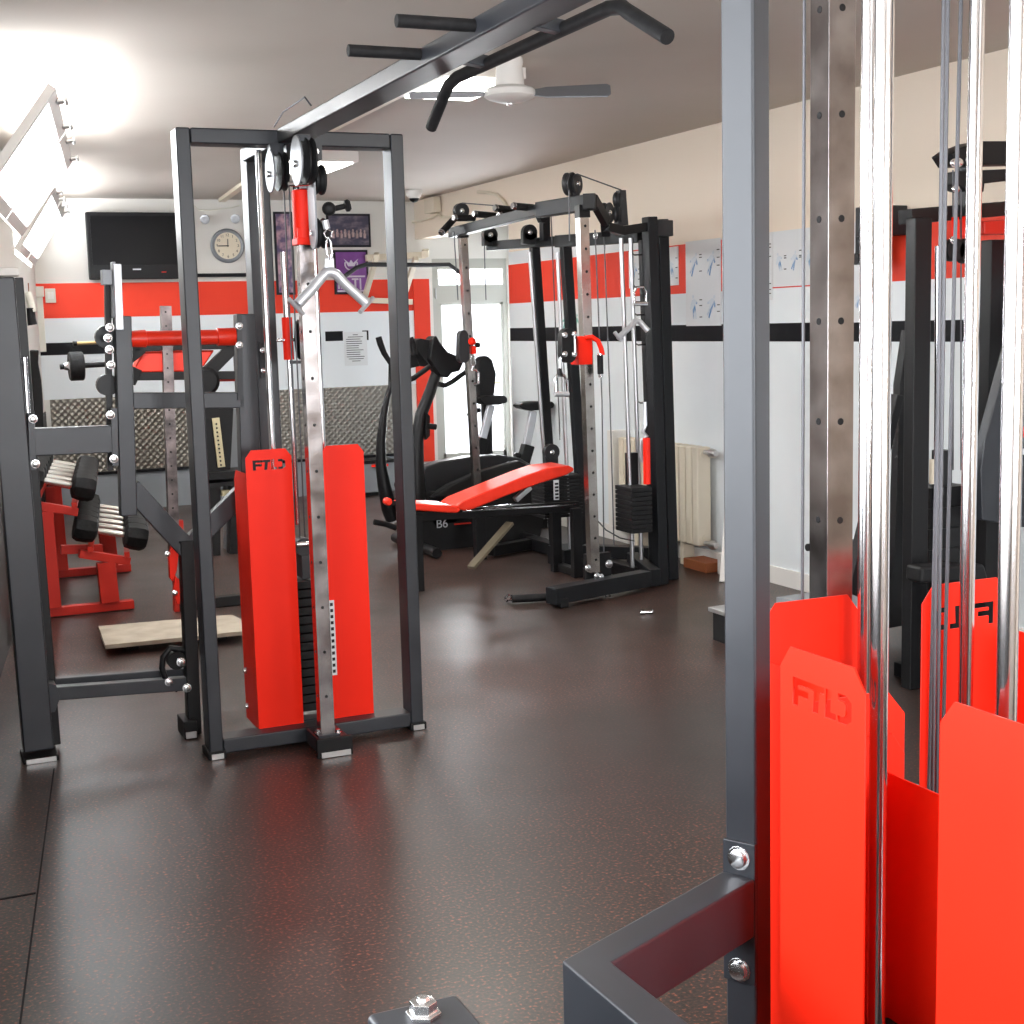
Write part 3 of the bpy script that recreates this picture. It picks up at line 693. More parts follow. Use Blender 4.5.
# ------------------------------------------------------------------ dumbbell rack and dumbbells
DR = thing('dumbbell_rack', (1.0, 8.2, 0), 'red two-tier dumbbell rack standing by the left window wall', 'rack')
def rk(u, v, Y=8.1): return at(u, v, Y=Y)
def zset(p, z): p = Vector(p); p.z = z; return p
zr = -.02
f0 = zset(rk(45, 618), .03); f1 = zset(rk(134, 612), .03)
TL = radians(14)
def dbl(base, x, y, z): return base+Vector((x*cos(TL)+z*sin(TL), y, -x*sin(TL)+z*cos(TL)))
tiers = [rk(58, 483, 8.08), rk(111, 533, 8.08)]
for dy in (0, 1.3):
    D = Vector((.145*dy, dy, 0))
    g = G(); g.bar(f0+D, f1+D, .06, .05); g.out('base_rail', REDP, DR, .004)
    for bs, px_ in zip(tiers, (-.05, .0)):
        g = G(); a1 = dbl(bs, px_, 0, -.165); a0 = Vector((a1.x+.01, a1.y, .055)); g.bar(a0+D, a1+D, .06, .1, (1, 0, 0)); g.out('post', REDP, DR, .004)
        g = G(); g.bar(dbl(bs, -.15, 0, -.14)+D, dbl(bs, .13, 0, -.14)+D, .06, .045); g.out('tier_bracket', REDP, DR, .003)
for bs in tiers:
    for x in (-.1, .1):
        p = dbl(bs, x, -.05, -.102); g = G(); g.bar(p, p+Vector((.145*1.45, 1.45, 0)), .03, .03); g.out('tier_rail', REDP, DR, .002)
g = G(); p0, p1 = rk(62, 551), rk(104, 550); g.bar(p0+Vector((0, .06, 0)), p1+Vector((0, .06, 0)), .04, .05); g.out('cross_rail', REDP, DR, .003)
DB = thing('dumbbell', (0, 0, 0), 'x', 'dumbbell', 'rubber dumbbells on the red rack')
hw = .075
g = G(); g.lathe((-hw-.01, 0, 0), (1, 0, 0), [(0, .014), (.03, .017), (.085, .0185), (.14, .017), (.17, .014)], 16); g.out('handle', STEEL_D, DB)
for s in (-1, 1):
    g = G(); g.lathe((s*hw, 0, 0), (s, 0, 0), [(0, .045), (.012, .07), (.05, .078), (.1, .078), (.125, .064), (.13, .03)], 8); g.out('head', RUB, DB, .004)
first = True
def put_db(p, tilt, label):
    global first
    o = DB if first else clone(DB); first = False
    o.location = p; o.rotation_euler = (0, tilt, 0); o['label'] = label
places = ['nearest', 'second', 'third', 'fourth', 'fifth', 'sixth']
for tier, (cu_, cv_, zt_) in enumerate(((58, 483, 'upper'), (111, 533, 'lower'))):
    base = tiers[tier]
    for k in range(6):
        p = base+Vector((.145*.23*k, .23*k+.02, 0))
        put_db(p, radians(14), '%s black rubber dumbbell with steel handle on the %s tier of the red rack' % (places[k], zt_))
# ------------------------------------------------------------------ multi-gym in the middle
FG = thing('functional_trainer', (4.0, 7.8, 0), 'black twin-stack functional trainer with chromed holed columns against the white right wall', 'exercise machine')
def colm(p0, p1, w, rows, parent, n=16, z0=.1):
    g = G(); g.bar(p0, p1, w, w); g.mark(); d = (Vector(p1)-Vector(p0))
    for k in range(n):
        q = Vector(p0)+d*((k+.6)/n)
        g.cyl(q+Vector((.004, -w/2-.001, 0)), q+Vector((.004, -w/2+.002, 0)), .008, 8)
    return g.out('selector_column', CHRG, parent, 0, m2=BLK)
c0_, c1_ = at(593.5, 572, Y=7.05), at(582, 217, Y=7.05)
colm(c0_, c1_, .055, 0, FG)
e0_, e1_ = at(480, 548, Y=8.6), at(462.5, 236, Y=8.6)
colm(e0_, e1_, .05, 0, FG, 14)
g = G(); lo = at(480, 548, Y=8.6); lo.z = 0; g.bar(lo, at(478.5, 500, Y=8.6), .07, .07); g.out('column_lower_end', BLK, FG, .003)  # black colour stands in for the dark reflection low on the chrome column
# boom
def q(u, v, Y): return at(u, v, Y=Y)
g = G(); g.bar(q(592, 202, 6.98), q(540, 210, 7.5), .07, .085); g.bar(q(542, 209.5, 7.5), q(452, 233, 8.62), .06, .06); g.out('boom', GUN2, FG, .004)
G().bar(q(589.5, 201, 6.95), q(589, 201, 6.93), .068, .08).out('boom_cap', BLK, FG, .003)
g = G(); g.bar(q(582.5, 218, 7.05), q(582, 205, 7.05), .065, .065); g.out('column_collar', BLK, FG, .003)
g = G(); g.bar(q(463, 238, 8.6), q(462, 226, 8.6), .06, .06); g.out('column_collar', BLK, FG, .003)
g = G(); g.bar(q(593, 199, 7.05), q(606, 222, 7.15), .04, .06); g.bar(q(605, 222, 7.15), q(606, 234, 7.2), .05, .05); g.out('brace', GUN2, FG, .003)
g = G(); g.bar(q(606, 227, 7.15), q(622, 231, 7.2), .05, .05); g.bar(q(620, 231, 7.2), q(646, 227, 7.2), .045, .05); g.out('top_arm', BLK, FG, .003)
g = G(); g.bar(q(489, 246, 8.8), q(560, 241, 8.15), .055, .06); g.bar(q(558, 241.5, 8.15), q(641, 236, 7.4), .06, .075); g.out('cross_beam', GUN2, FG, .004)
bolt(q(595.5, 236, 7.72), (-1, -.3, 0), FG, .015)
g = G(); g.bar(q(545, 241, 8.25), q(544.5, 215, 8.25), .05, .06); g.out('boom_strut', GUN2, FG, .003)
g = G(); g.poly([q(538, 213, 8.2), q(550, 212, 8.2), q(549, 218, 8.2), q(545.5, 223, 8.2), q(542, 222, 8.2)], (0, .06, 0)); g.out('gusset', GUN2, FG)
for u, v, Yq in ((542.5, 215, 8.18), (527, 214.5, 7.7)): bolt(q(u, v, Yq), (0, -1, 0), FG, .014)
# grips along the boom
for (u0_, v0_, u1, v1, Yq) in ((441, 233, 454, 219, 8.45), (474, 214, 497, 216, 8.3), (495, 208, 514, 210, 8.0), (499, 215, 524, 215, 8.0), (513, 206, 540, 208.5, 7.6), (454, 218, 474, 218, 8.4)):
    g = G(); g.tube([q(u0_, v0_, Yq), q(u1, v1, Yq+.05)], .021, 12); gp = g.out('grip_bar', RUB, FG)
    g = G(); p = q(u0_, v0_, Yq); dd = (q(u1, v1, Yq+.05)-p).normalized(); g.lathe(p-dd*.006, dd, [(0, .018), (.018, .024)], 12); g.out('grip_end', CHR, gp)
# pulleys
def pulley(u, v, Yq, r, ax=(0, -1, 0), plate=True, nm='pulley_wheel'):
    p = q(u, v, Yq); ax = Vector(ax).normalized()
    g = G(); g.lathe(p, ax, [(-.02, r), (-.012, r), (0, r*.85), (.012, r), (.02, r)], 24); w = g.out(nm, PULD, FG)
    bolt(p+ax*.02, ax, w, .012); return w
for u, v, Yq, r in ((461, 211, 8.55, .05), (489.5, 235, 8.75, .052), (529, 232.5, 8.35, .05), (551, 452, 8.1, .052)): pulley(u, v, Yq, r)
for u, v, Yq in ((489.5, 243, 8.75), (529, 241, 8.35)):
    p = q(u, v, Yq); G().box(p.x-.05, p.x+.05, p.y-.02, p.y+.02, p.z-.02, p.z+.05).out('pulley_mount', PULD, FG, .002)
for u, v, Yq, r in ((570, 184, 7.1, .062), (575, 184, 7.1, .055), (607, 213, 7.2, .058), (619, 200, 7.25, .045), (620, 214, 7.25, .055)): pulley(u, v, Yq, r, (.6, -.8, 0))
g = G(); g.poly([q(577, 176, 7.08), q(580, 184, 7.08), q(580, 197, 7.08), q(574, 196, 7.08), q(570, 186, 7.08)], (0, .05, 0)); g.out('pulley_mount', PULD, FG)
g = G(); g.poly([q(620, 190, 7.22), q(626, 190, 7.22), q(628.5, 225, 7.22), q(618, 226, 7.22)], (0, .05, 0)); g.out('pulley_mount', PULD, FG)
p = q(551, 452, 8.1); G().box(p.x-.045, p.x+.045, 8.09, 8.13, .55, p.z).out('pulley_mount', PULD, FG)
# posts
for nm, (a, b, w_) in {'rear': ((534.5, 247, 8.4), (552, 505, 8.4), .055), 'mid': ((565, 238, 8.1), (583, 520, 8.1), .06)}.items():
    lo = q(*b); hi = q(*a); t = (0-lo.z)/(hi.z-lo.z); base = lo+(hi-lo)*t
    g = G(); g.bar(base, hi, w_, w_); g.out('upright', GUN2, FG, .004)
lab(G().tube([q(529.5, 252, 8.36), q(545, 470, 8.36)], .012).out('guide_rod', STL, FG), 'chrome rod')
for a, b, Yq in (((557.5, 252), (566.5, 463), 8.0), ((621, 238), (632, 545), 7.28), ((630.5, 238), (641, 545), 7.33)):
    lo, hi = q(*b, Yq), q(*a, Yq); lo = lo+(hi-lo)*((.1-lo.z)/(hi.z-lo.z)); G().tube([lo, hi], .0125).out('guide_rod', STL, FG)
def post(u0_, v0_, u1, v1, Yq, w, h, nm='upright', mt=None):
    hi, lo = q(u0_, v0_, Yq), q(u1, v1, Yq); lo = lo+(hi-lo)*((0-lo.z)/(hi.z-lo.z))
    g = G(); g.bar(lo, hi, w, h); return g.out(nm, mt or GUN2, FG, .005)
post(649.5, 217, 661, 585, 7.2, .062, .08); post(660.5, 219.5, 671, 580, 7.3, .065, .08); post(643.5, 240, 655, 578, 7.35, .05, .05)
p = q(660, 226, 7.25); G().box(p.x-.07, p.x+.06, 7.20, 7.34, p.z-.06, p.z+.03).out('tower_cap', PULD, FG, .004)
# hooks on the tower side
for v in (253, 285, 313, 343, 401):
    u = 633+(v-253)*.04; G().tube([q(u, v+1, 7.3), q(u+1.5, v+2, 7.26), q(u+9, v+1.5, 7.26)], .0045, 8).out('hook', BLK, FG)
# weight stacks
def stack(u0_, v0_, u1, v1, Yq, dep, parent, n=12):
    a, b = q(u0_, v1, Yq), q(u1, v0_, Yq); g = G(); h = (b.z-a.z)/n
    for k in range(n): g.box(a.x, b.x, Yq, Yq+dep, a.z+k*h, a.z+(k+.86)*h)
    g.box(a.x+.01, b.x-.01, Yq+.01, Yq+dep-.01, a.z, b.z-h*.3)
    return g.out('weight_stack', MAT_BLK, parent, .002)
stack(632, 486, 652, 534, 7.12, .2, FG, 10)
g = G(); p = q(633, 480, 7.28); g.box(p.x-.03, p.x+.03, 7.27, 7.32, p.z-.03, p.z+.16); g.out('stack_stem', BLK, FG)
s2 = stack(545, 474, 583, 519, 7.98, .2, FG, 12)
g = G(); a, b = q(554, 500, 7.97), q(558.5, 480, 7.97); g.box(a.x, b.x, 7.965, 7.975, a.z, b.z); ns = g.out('number_strip', PAPER, FG)
g = G(); [g.box(a.x+.006, b.x-.006, 7.96, 7.966, a.z+.008+k*.022, a.z+.02+k*.022) for k in range(5)]; g.out('strip_marks', INK, ns, smooth=False)
G().box(3.85, 4.1, 7.95, 8.2, 0, .12).out('stack_base', GUN2, FG, .003)
# base
def zb(u, v, z): return at(u, v, Z=z)
g = G(); g.bar(zb(551, 596, .07), zb(646, 578, .07), .09, .09); g.out('base_beam', GUN2, FG, .004)
g = G(); g.bar(zb(552, 597, .05)+Vector((-.0, -.02, -.02)), zb(560, 596, .05)+Vector((0, -.02, -.02)), .16, .05); g.out('foot_cap', MAT_BLK, FG, .004)
g = G(); g.bar(zb(583, 551, .12), zb(650, 553, .12), .08, .08); g.out('base_beam', GUN2, FG, .004)
g = G(); g.bar(zb(632, 560, .1), zb(655, 578, .06), .07, .1); g.out('base_beam', GUN2, FG, .004)
g = G(); g.bar((4.03, 7.3, .05), (4.0, 8.8, .05), .08, .08); g.bar((4.0, 8.75, .05), (3.62, 8.6, .05), .07, .07); g.out('base_beam', BLK, FG, .004)
g = G(); p = zb(603, 571, .15); g.box(p.x-.07, p.x+.09, 7.08, 7.12, .09, .24); g.out('low_pulley_plate', MAT_BLK, FG, .003)
bolt(q(609, 564, 7.06), (0, -1, 0), FG, .018)
for u, v in ((588, 568), (597, 576), (601, 577)): bolt(q(u, v, 7.0), (0, -1, 0), FG, .014)
# cables
for pts in ([(569, 190, 7.05), (569.5, 241, 7.05)], [(577, 174, 7.05), (621, 190, 7.25)], [(595, 230, 7.1), (602, 400, 7.1), (604, 560, 7.1)], [(610, 400, 7.12), (614, 545, 7.12)],
            [(454, 232, 8.5), (458, 300, 8.5)], [(484, 240, 8.7), (486, 300, 8.7)], [(551, 215, 8.15), (560, 440, 8.15)], [(604, 233, 7.3), (610, 400, 7.12)],
            [(597, 520, 7.1), (606, 530, 7.14), (620, 538, 7.2), (634, 541, 7.22)], [(462, 203, 8.5), (500, 206, 8.0)]):
    G().tube([q(*p) for p in pts], .004, 6).out('cable', CAB, FG)
# near carriage: red sleeve, swivel pulley and crank handle
g = G(); a, b = q(578.5, 365, 7.0), q(592.5, 336, 7.0); g.box(a.x, b.x, 7.0, 7.1, a.z, b.z); g.poly([q(583, 364, 7.02), q(574, 357, 7.02), q(567, 357, 7.02), q(567, 355, 7.02), q(580, 355, 7.02)], (0, .05, 0))
cr2 = g.out('carriage', RED, FG, .006); lab(cr2, 'red sliding carriage')
g = G(); g.tube([q(586, 338, 7.0), q(592, 337, 6.97), q(598, 341, 6.96), q(601, 348, 6.96), q(602.5, 355, 6.96)], .014, 12); g.out('lever_arm', RED, cr2)
g = G(); g.tube([q(600, 355, 6.96), q(600.5, 374, 6.96)], .017, 12); g.out('lever_grip', RUB, cr2)
g = G(); g.tube([q(600.6, 374, 6.96), q(600.8, 377.5, 6.96)], .012, 12); g.tube([q(600, 353.5, 6.96), q(600, 355.5, 6.96)], .015, 12); g.out('grip_end', CHR, cr2)
pts = [(562, 345)]+[(569.5+7.5*cos(t), 337+9*sin(t)) for t in [pi+pi*k/8 for k in range(9)]]+[(569.5+7.5*cos(t), 354+9*sin(t)) for t in [pi*k/8 for k in range(9)]]
g = G(); g.poly([q(u, v, 6.98) for u, v in pts], (0, .06, 0)); br2 = g.out('pulley_bracket', MAT_BLK, cr2, .003)
for u, v in ((565, 335), (565, 354), (574.5, 334), (574.5, 354)): bolt(q(u, v, 6.975), (0, -1, 0), cr2, .012)
g = G(); g.tube([q(574.5, 336, 6.965), q(575, 353, 6.965)], .008); g.out('swivel_pin', CHR, cr2)
H1 = thing('stirrup_handle', q(561, 385, 6.98), 'chrome stirrup cable handle hanging below the black pulley of the red carriage', 'cable handle')
g = G(); g.tube([q(560.5, 357, 6.98), q(560, 372, 6.98)], .005, 8); g.out('link', CHR, H1)
g = G(); g.tube([q(556, 394, 6.98), q(555, 380, 6.98), q(557, 375.5, 6.98), q(564, 375.5, 6.98), q(567, 380, 6.98), q(567.5, 394, 6.98)], .008, 10); g.out('stirrup', CHR, H1)
g = G(); g.tube([q(554.5, 394, 6.98), q(568.5, 394.5, 6.98)], .014, 12); g.out('grip', SIL, H1)
g = G(); g.lathe(q(560, 372, 6.98), (0, 0, 1), [(-.02, .018), (.02, .01)], 10); g.out('swivel', BLK, H1)
# far carriage
pts = [(464+4.5*cos(t), 336+6*sin(t)) for t in [pi+pi*k/8 for k in range(9)]]+[(464.5+5.5*cos(t), 358+5*sin(t)) for t in [pi*k/8 for k in range(9)]]
g = G(); g.poly([q(u, v, 8.5) for u, v in pts], (0, .06, 0)); c3 = g.out('pulley_bracket', PULD, FG, .003)
g = G(); g.sph(q(472, 341.5, 8.5), .026, seg=12); g.bar(q(473, 346, 8.52), q(473.5, 354, 8.52), .03, .03); g.out('release_knob', RED, c3)
g = G(); g.lathe(q(477.5, 345, 8.5), (0, -1, 0), [(-.01, .018), (.01, .018)], 12); g.out('pin', BLK, c3)
H2 = thing('stirrup_handle', q(475, 380, 8.48), 'small chrome cable handle hanging on the far holed column before the bright door', 'cable handle')
g = G(); g.tube([q(470.5, 364, 8.46), q(471.5, 356, 8.46), q(474.5, 356, 8.46), q(475.5, 364, 8.46), q(473, 366, 8.46)], .004, 8, closed=True); g.out('carabiner', CHR, H2)
g = G(); g.tube([q(473, 366, 8.46), q(472, 370, 8.46), q(475.5, 370, 8.46), q(478.5, 373, 8.46), q(478.5, 383, 8.46), q(474, 385, 8.46)], .008, 10); g.out('stirrup', CHR, H2)
# hanging attachments on tower hooks
H3 = thing('v_bar_handle', q(628, 335, 7.26), 'silver V cable bar hung on the hooks of the black right tower', 'cable handle')
g = G(); g.tube([q(618, 338, 7.1), q(628, 329, 7.12), q(636, 320, 7.14), q(640, 322, 7.14), q(648, 331, 7.12)], .016, 12); g.out('v_bar', SIL, H3)
g = G(); g.tube([q(614.5, 332, 7.1), q(621.5, 341, 7.1)], .011, 10); g.out('grip_end', SIL, H3)
H4 = thing('stirrup_handle', q(640, 295, 7.26), 'round chrome cable handle hung high on the side hooks of the black tower', 'cable handle')
g = G(); g.tube([q(634.5, 303, 7.12), q(634, 292, 7.12), q(637, 287, 7.12), q(643, 287, 7.12), q(646, 292, 7.12), q(646, 303, 7.12)], .007, 10); g.out('stirrup', CHR, H4)
g = G(); g.tube([q(634, 303.5, 7.12), q(647, 303.5, 7.12)], .014, 10); g.out('grip', CHR, H4)
RP = tag(G().tube([q(645, 402, 7.22), q(645.5, 425, 7.22), q(643, 432, 7.22), q(647, 436, 7.2), q(642, 440, 7.22), q(641, 455, 7.22), q(643, 462, 7.22)], .012, 8).out('triceps_rope', SIL, None), 'frayed grey rope hanging on the lowest hook of the black tower', 'rope')
RS = tag(G().tube([q(646.5, 438, 7.13), q(647, 484, 7.13)], .022, 8).out('resistance_band', RED, None), 'red elastic band hanging behind the grey rope on the tower', 'band')
# low cable attachment and its hose
LA = thing('ankle_cable_attachment', at(530, 602, Z=.03), 'black foam bar with chrome clip lying on the floor before the trainer foot', 'cable handle')
g = G(); g.tube([at(512, 599, Z=.03), at(548, 597, Z=.03)], .022, 12); g.out('foam_bar', RUB, LA)
g = G(); g.tube([at(505, 599, Z=.03), at(508, 595, Z=.03), at(512, 596, Z=.03), at(511, 600, Z=.03), at(507, 601, Z=.03)], .007, 8, closed=True); g.out('clip', CHR, LA)
FP = thing('floor_bar_handle', at(592, 594, Z=.02), 'thin chrome bar with clip lying along the trainer base beam', 'cable handle')
g = G(); g.tube([at(578, 598.5, Z=.02), at(602, 593, Z=.02)], .012, 10); g.out('bar', CHR, FP)
g = G(); g.tube([at(605, 593, Z=.02), at(609, 594, Z=.02), at(610, 596, Z=.02), at(606, 596.5, Z=.02)], .005, 8, closed=True); g.out('clip', CHR, FP)
tag(G().lathe(at(648.5, 612, Z=.012), (1, -.3, 0), [(-.045, .012), (-.02, .014), (-.018, .011), (.02, .011), (.022, .013)], 12).out('selector_pin', CHR, None), 'small chrome weight pin lying on open floor before the trainer', 'pin')

# ------------------------------------------------------------------ bench with red pads
WB = thing('adjustable_bench', (3.2, 7.75, 0), 'adjustable bench with shiny red pads and black frame in front of the trainer', 'bench')
def b(u, v, Y=7.75): return at(u, v, Y=Y)
def pad(us, y0, y1, nm, m):
    g = G(); g.poly([b(u, v, y0) for u, v in us], (0, y1-y0, 0)); return g.out(nm, m, WB, .025, seg=3)
pad([(408, 504.5), (413, 503.5), (452, 505.5), (460, 508), (461, 511), (457, 513), (450, 513), (408, 510)], 7.6, 7.86, 'seat', VIN)
pad([(456, 506), (463, 501), (480, 494), (505, 484), (530, 474), (548, 468), (569, 465.5), (574, 468), (574, 471), (567, 475), (540, 483.5), (505, 496.5), (474, 509), (465, 511), (458, 509)], 7.6, 7.86, 'backrest', VIN)
g = G(); g.lathe(b(389, 502, 7.7), (0, 1, 0), [(0, .016), (.006, .022), (.05, .022), (.056, .016)], 16); g.out('leg_roller', VIN, WB)
g = G(); g.bar(b(402, 505, 7.75), b(387.5, 502, 7.75), .03, .03); g.bar(b(410, 516.5, 7.75), b(578, 506, 7.75), .05, .06); g.out('main_beam', BLK, WB, .004)
g = G(); g.bar(b(462, 511.5, 7.63), b(576, 504.5, 7.63), .01, .008); g.out('adjuster_rail', CHR, WB)
g = G(); g.bar(b(515, 500, 7.7), b(530, 487, 7.7), .04, .03); g.out('backrest_strut', STL, WB, .003)
g = G(); g.bar(b(484, 508, 7.66), b(512, 505, 7.66), .014, .014); g.out('adjuster_rod', CHR, WB)
for u, Yq in ((556.5, 7.9), (577, 7.65)):
    lo = b(u, 570, Yq); lo.z = 0; hi = b(u-1, 508, Yq); hi.x = lo.x; G().bar(lo, hi, .06, .05).out('leg', BLK, WB, .003)
lo = b(418, 560, 7.75); lo.z = .0; hi = b(418, 515, 7.75); hi.x = lo.x; G().bar(lo, hi, .05, .06).out('leg', BLK, WB, .003)
lo = b(577, 560, 7.65); lo.z = .03; G().bar(lo+Vector((0, -.02, 0)), lo+Vector((0, .3, 0)), .05, .05).out('foot_rail', BLK, WB, .003)
PK = thing('leaning_strut', at(475, 569, Z=0), 'dull olive metal strut leaning from the floor up to the bench beam', 'bar')
g = G(); g.bar(b(471, 567.5, 7.5), b(510, 523, 7.68), .055, .02); PKm = g.out('strut_body', BRASS, PK, .002); PKm.data.materials[0] = mat('olive metal', (.2, .17, .12), .45, .4)

# ------------------------------------------------------------------ elliptical trainer
EL = thing('elliptical_trainer', (3.5, 9.1, 0), 'black elliptical cross trainer with tall curved arms, console and B6 side cover', 'exercise machine')
def el(u, v, Y=9.1): return at(u, v, Y=Y)
g = G(); g.poly([el(402, 513), (el(480, 511)), el(486, 522), el(482, 538), el(472, 545), el(430, 545), el(414, 538)], (0, .12, 0)); hs = g.out('side_cover', MAT_BLK, EL, .02)
text('model_letters', 'B6', .085, el(442, 524, 9.095), (1, 0, 0), (0, 0, 1), (0, -1, 0), SIL, hs)
g = G(); g.box(el(454, 524).x, el(471, 524).x, 9.096, 9.1, el(454, 525).z, el(454, 523.6).z); g.out('red_line', REDP, hs)
g = G(); g.poly([el(398, 500), el(402, 520), el(412, 545), el(425, 552), el(470, 552), el(520, 548), el(540, 540), el(545, 515), (el(560, 500)), el(540, 475), el(510, 474), el(470, 482), el(440, 492), el(415, 492)], (0, .1, 0)); g.out('body', MAT_BLK, EL, .01)
g = G(); g.poly([el(412, 500, 9.25), el(425, 467, 9.25), el(440, 462, 9.25), el(470, 457, 9.25), el(500, 455, 9.25), el(520, 458, 9.25), el(540, 470, 9.25), el(545, 500, 9.25)], (0, .14, 0)); g.out('rear_shell', PULD, EL, .015)
g = G(); g.poly([el(430, 498, 9.05), el(450, 485, 9.05), el(475, 474, 9.05), el(500, 466, 9.05), el(520, 461, 9.05), el(530, 465, 9.05), el(525, 480, 9.05), el(470, 500, 9.05)], (0, .1, 0)); g.out('front_shell', MAT_BLK, EL, .02)
g = G(); g.tube([el(438, 368, 9.15), el(430, 392, 9.15), el(421, 415, 9.15), el(417, 440, 9.15), el(416, 465, 9.15), el(417, 500, 9.15)], .04, 16, rads=[.035, .04, .042, .045, .055, .07]); g.out('mast', BLK, EL)
g = G(); g.tube([el(378.5, 337, 9.3), el(380.5, 344, 9.3), el(384, 353, 9.3), el(391, 364, 9.3), el(391, 385, 9.3), el(387, 398, 9.3), el(383.5, 415, 9.3), el(381, 440, 9.3), el(381, 465, 9.3), el(384, 485, 9.3), el(389, 508, 9.3), el(393, 520, 9.3)], .028, 14, rads=[.022, .023, .02, .018, .02, .022, .026, .032, .038, .046, .055, .05]); g.out('swing_arm', BLK, EL)
g = G(); g.tube([el(410, 338, 9.0), el(413, 345, 9.0), el(414, 355, 9.0)], .022, 12); g.out('hand_grip', RUB, EL)
g = G(); g.tube([el(405, 381, 9.0), el(414, 378, 9.0), el(425, 370, 9.0), el(430, 366, 9.0)], .018, 12); g.out('handlebar', RUB, EL)
g = G(); g.tube([el(438, 384, 9.0), el(445, 385.5, 9.0), el(452, 382, 9.0), el(460, 376, 9.0), el(466, 372, 9.0), el(468, 366, 9.0)], .017, 12); g.out('handlebar', RUB, EL)
g = G(); g.poly([el(416, 340), el(421, 338.5), el(434, 341), el(438, 365), el(430, 367), el(424, 360), el(417, 350)], (0, .22, 0)); g.out('console_wing', MAT_BLK, EL, .008)
g = G(); g.poly([el(433, 338, 9.04), el(436.5, 335.5, 9.04), el(440, 342, 9.04), el(448, 352, 9.04), el(460, 357, 9.04), el(464, 362, 9.04), el(460, 371, 9.04), el(452, 373, 9.04), el(448, 378, 9.04), el(440, 375, 9.04), el(430, 360, 9.04)], (0, .14, 0)); g.out('console', BLK, EL, .008)
g = G(); g.poly([el(396, 352, 9.2), el(413, 350, 9.2), el(420, 366, 9.2), el(404, 370, 9.2)], (0, .05, 0)); g.out('arm_shroud', MAT_BLK, EL, .006)
g = G(); g.poly([el(426, 412, 9.1), el(430, 416, 9.1), el(430, 436, 9.1), el(426, 440, 9.1)], (0, .04, 0)); g.tube([el(428, 426, 9.1), el(436, 427, 9.1)], .02); g.out('tension_knob', BLK, EL)
g = G(); g.tube([el(374, 522, 9.0), el(385, 524, 9.0), el(396, 528, 9.0)], .02, 10); g.out('pedal_arm', BLK, EL)
g = G(); p = el(424, 545, 9.0); g.tube([Vector((p.x, 8.75, .04)), Vector((p.x, 9.6, .04))], .035, 12); p2 = el(530, 545, 9.0); g.tube([Vector((p2.x, 8.75, .04)), Vector((p2.x, 9.6, .04))], .035, 12); g.bar(Vector((p.x, 9.15, .06)), Vector((p2.x, 9.15, .06)), .06, .06); g.out('floor_stabiliser', BLK, EL)
g = G(); g.bar(Vector((p.x+.02, 9.15, .05)), el(409, 520, 9.15), .06, .06); g.bar(Vector((p2.x-.02, 9.15, .05)), el(520, 520, 9.15), .06, .06); g.out('stand', BLK, EL)

# ------------------------------------------------------------------ exercise bikes
def bike(label, Y, us, ss, bb, sad, sleeve):
    B_ = thing('exercise_bike', (at(*sad[0], Y=Y).x, Y, 0), label, 'exercise bike')
    g = G(); P = [at(u, v, Y=Y-.06) for u, v in sad]; g.poly(P, (0, .14, 0)); g.out('saddle', MAT_BLK, B_, .014, seg=3)
    g = G(); g.bar(at(*ss[1], Y=Y), at(*ss[0], Y=Y), .06, .05); g.out('seat_post', SIL, B_, .008)
    g = G(); g.bar(at(*sleeve[1], Y=Y), at(*sleeve[0], Y=Y), .085, .08); sl = g.out('post_sleeve', MAT_BLK, B_, .006)
    k = (Vector(at(*sleeve[0], Y=Y))+Vector(at(*sleeve[1], Y=Y)))/2
    g = G(); g.lathe(k+Vector((-.09, 0, 0)), (1, 0, 0), [(0, .02), (.02, .028), (.05, .02)], 10); g.out('clamp_knob', BLK, sl)
    p = at(*sleeve[1], Y=Y)
    g = G(); g.poly([(p.x+.1, Y-.06, .1), (p.x-.65, Y-.06, .1), (p.x-.7, Y-.06, .33), (p.x-.5, Y-.06, .45), (p.x-.25, Y-.06, .42), (p.x-.05, Y-.06, p.z+.02), (p.x+.06, Y-.06, p.z+.02)], (0, .14, 0)); g.out('housing', MAT_BLK, B_, .02)
    g = G()
    for x in (p.x-.6, p.x+.08): g.bar((x, Y-.2, .035), (x, Y+.2, .035), .07, .07)
    g.bar((p.x-.6, Y, .07), (p.x+.08, Y, .07), .06, .08); g.out('floor_stabiliser', BLK, B_, .004)
    return B_
b1 = bike('exercise bike with wide black saddle and silver post, before the bright door', 10.45, 0, [(491, 405), (482, 440)], 0,
     [(479, 398), (487, 396), (505, 395.5), (508, 398), (508, 402.5), (500, 405), (484, 405)], [(483, 438), (478, 458)])
b2 = bike('exercise bike with narrow black saddle and slim silver post, against the white wall', 9.85, 0, [(533, 411), (526, 448)], 0,
     [(519, 406), (524, 402.5), (536, 401.5), (553, 401.5), (555, 404), (554, 408), (546, 409.5), (532, 411), (523, 409)], [(528, 445), (522, 466)])
# console/backrest of first bike
g = G(); g.poly([at(u, v, Y=10.6) for u, v in ((478, 397), (478, 360), (482, 356), (488, 355.5), (493, 360), (497, 374), (495, 396), (491, 399))], (0, .1, 0)); g.out('console_back', MAT_BLK, b1, .02)
g = G(); p = at(486, 398, Y=10.65); g.bar((p.x, 10.65, .4), (p.x, 10.65, p.z), .07, .06); g.tube([at(468, 416, Y=10.62), at(474, 411, Y=10.62), at(480, 410, Y=10.62)], .02, 10); g.out('handlebar_stem', BLK, b1)
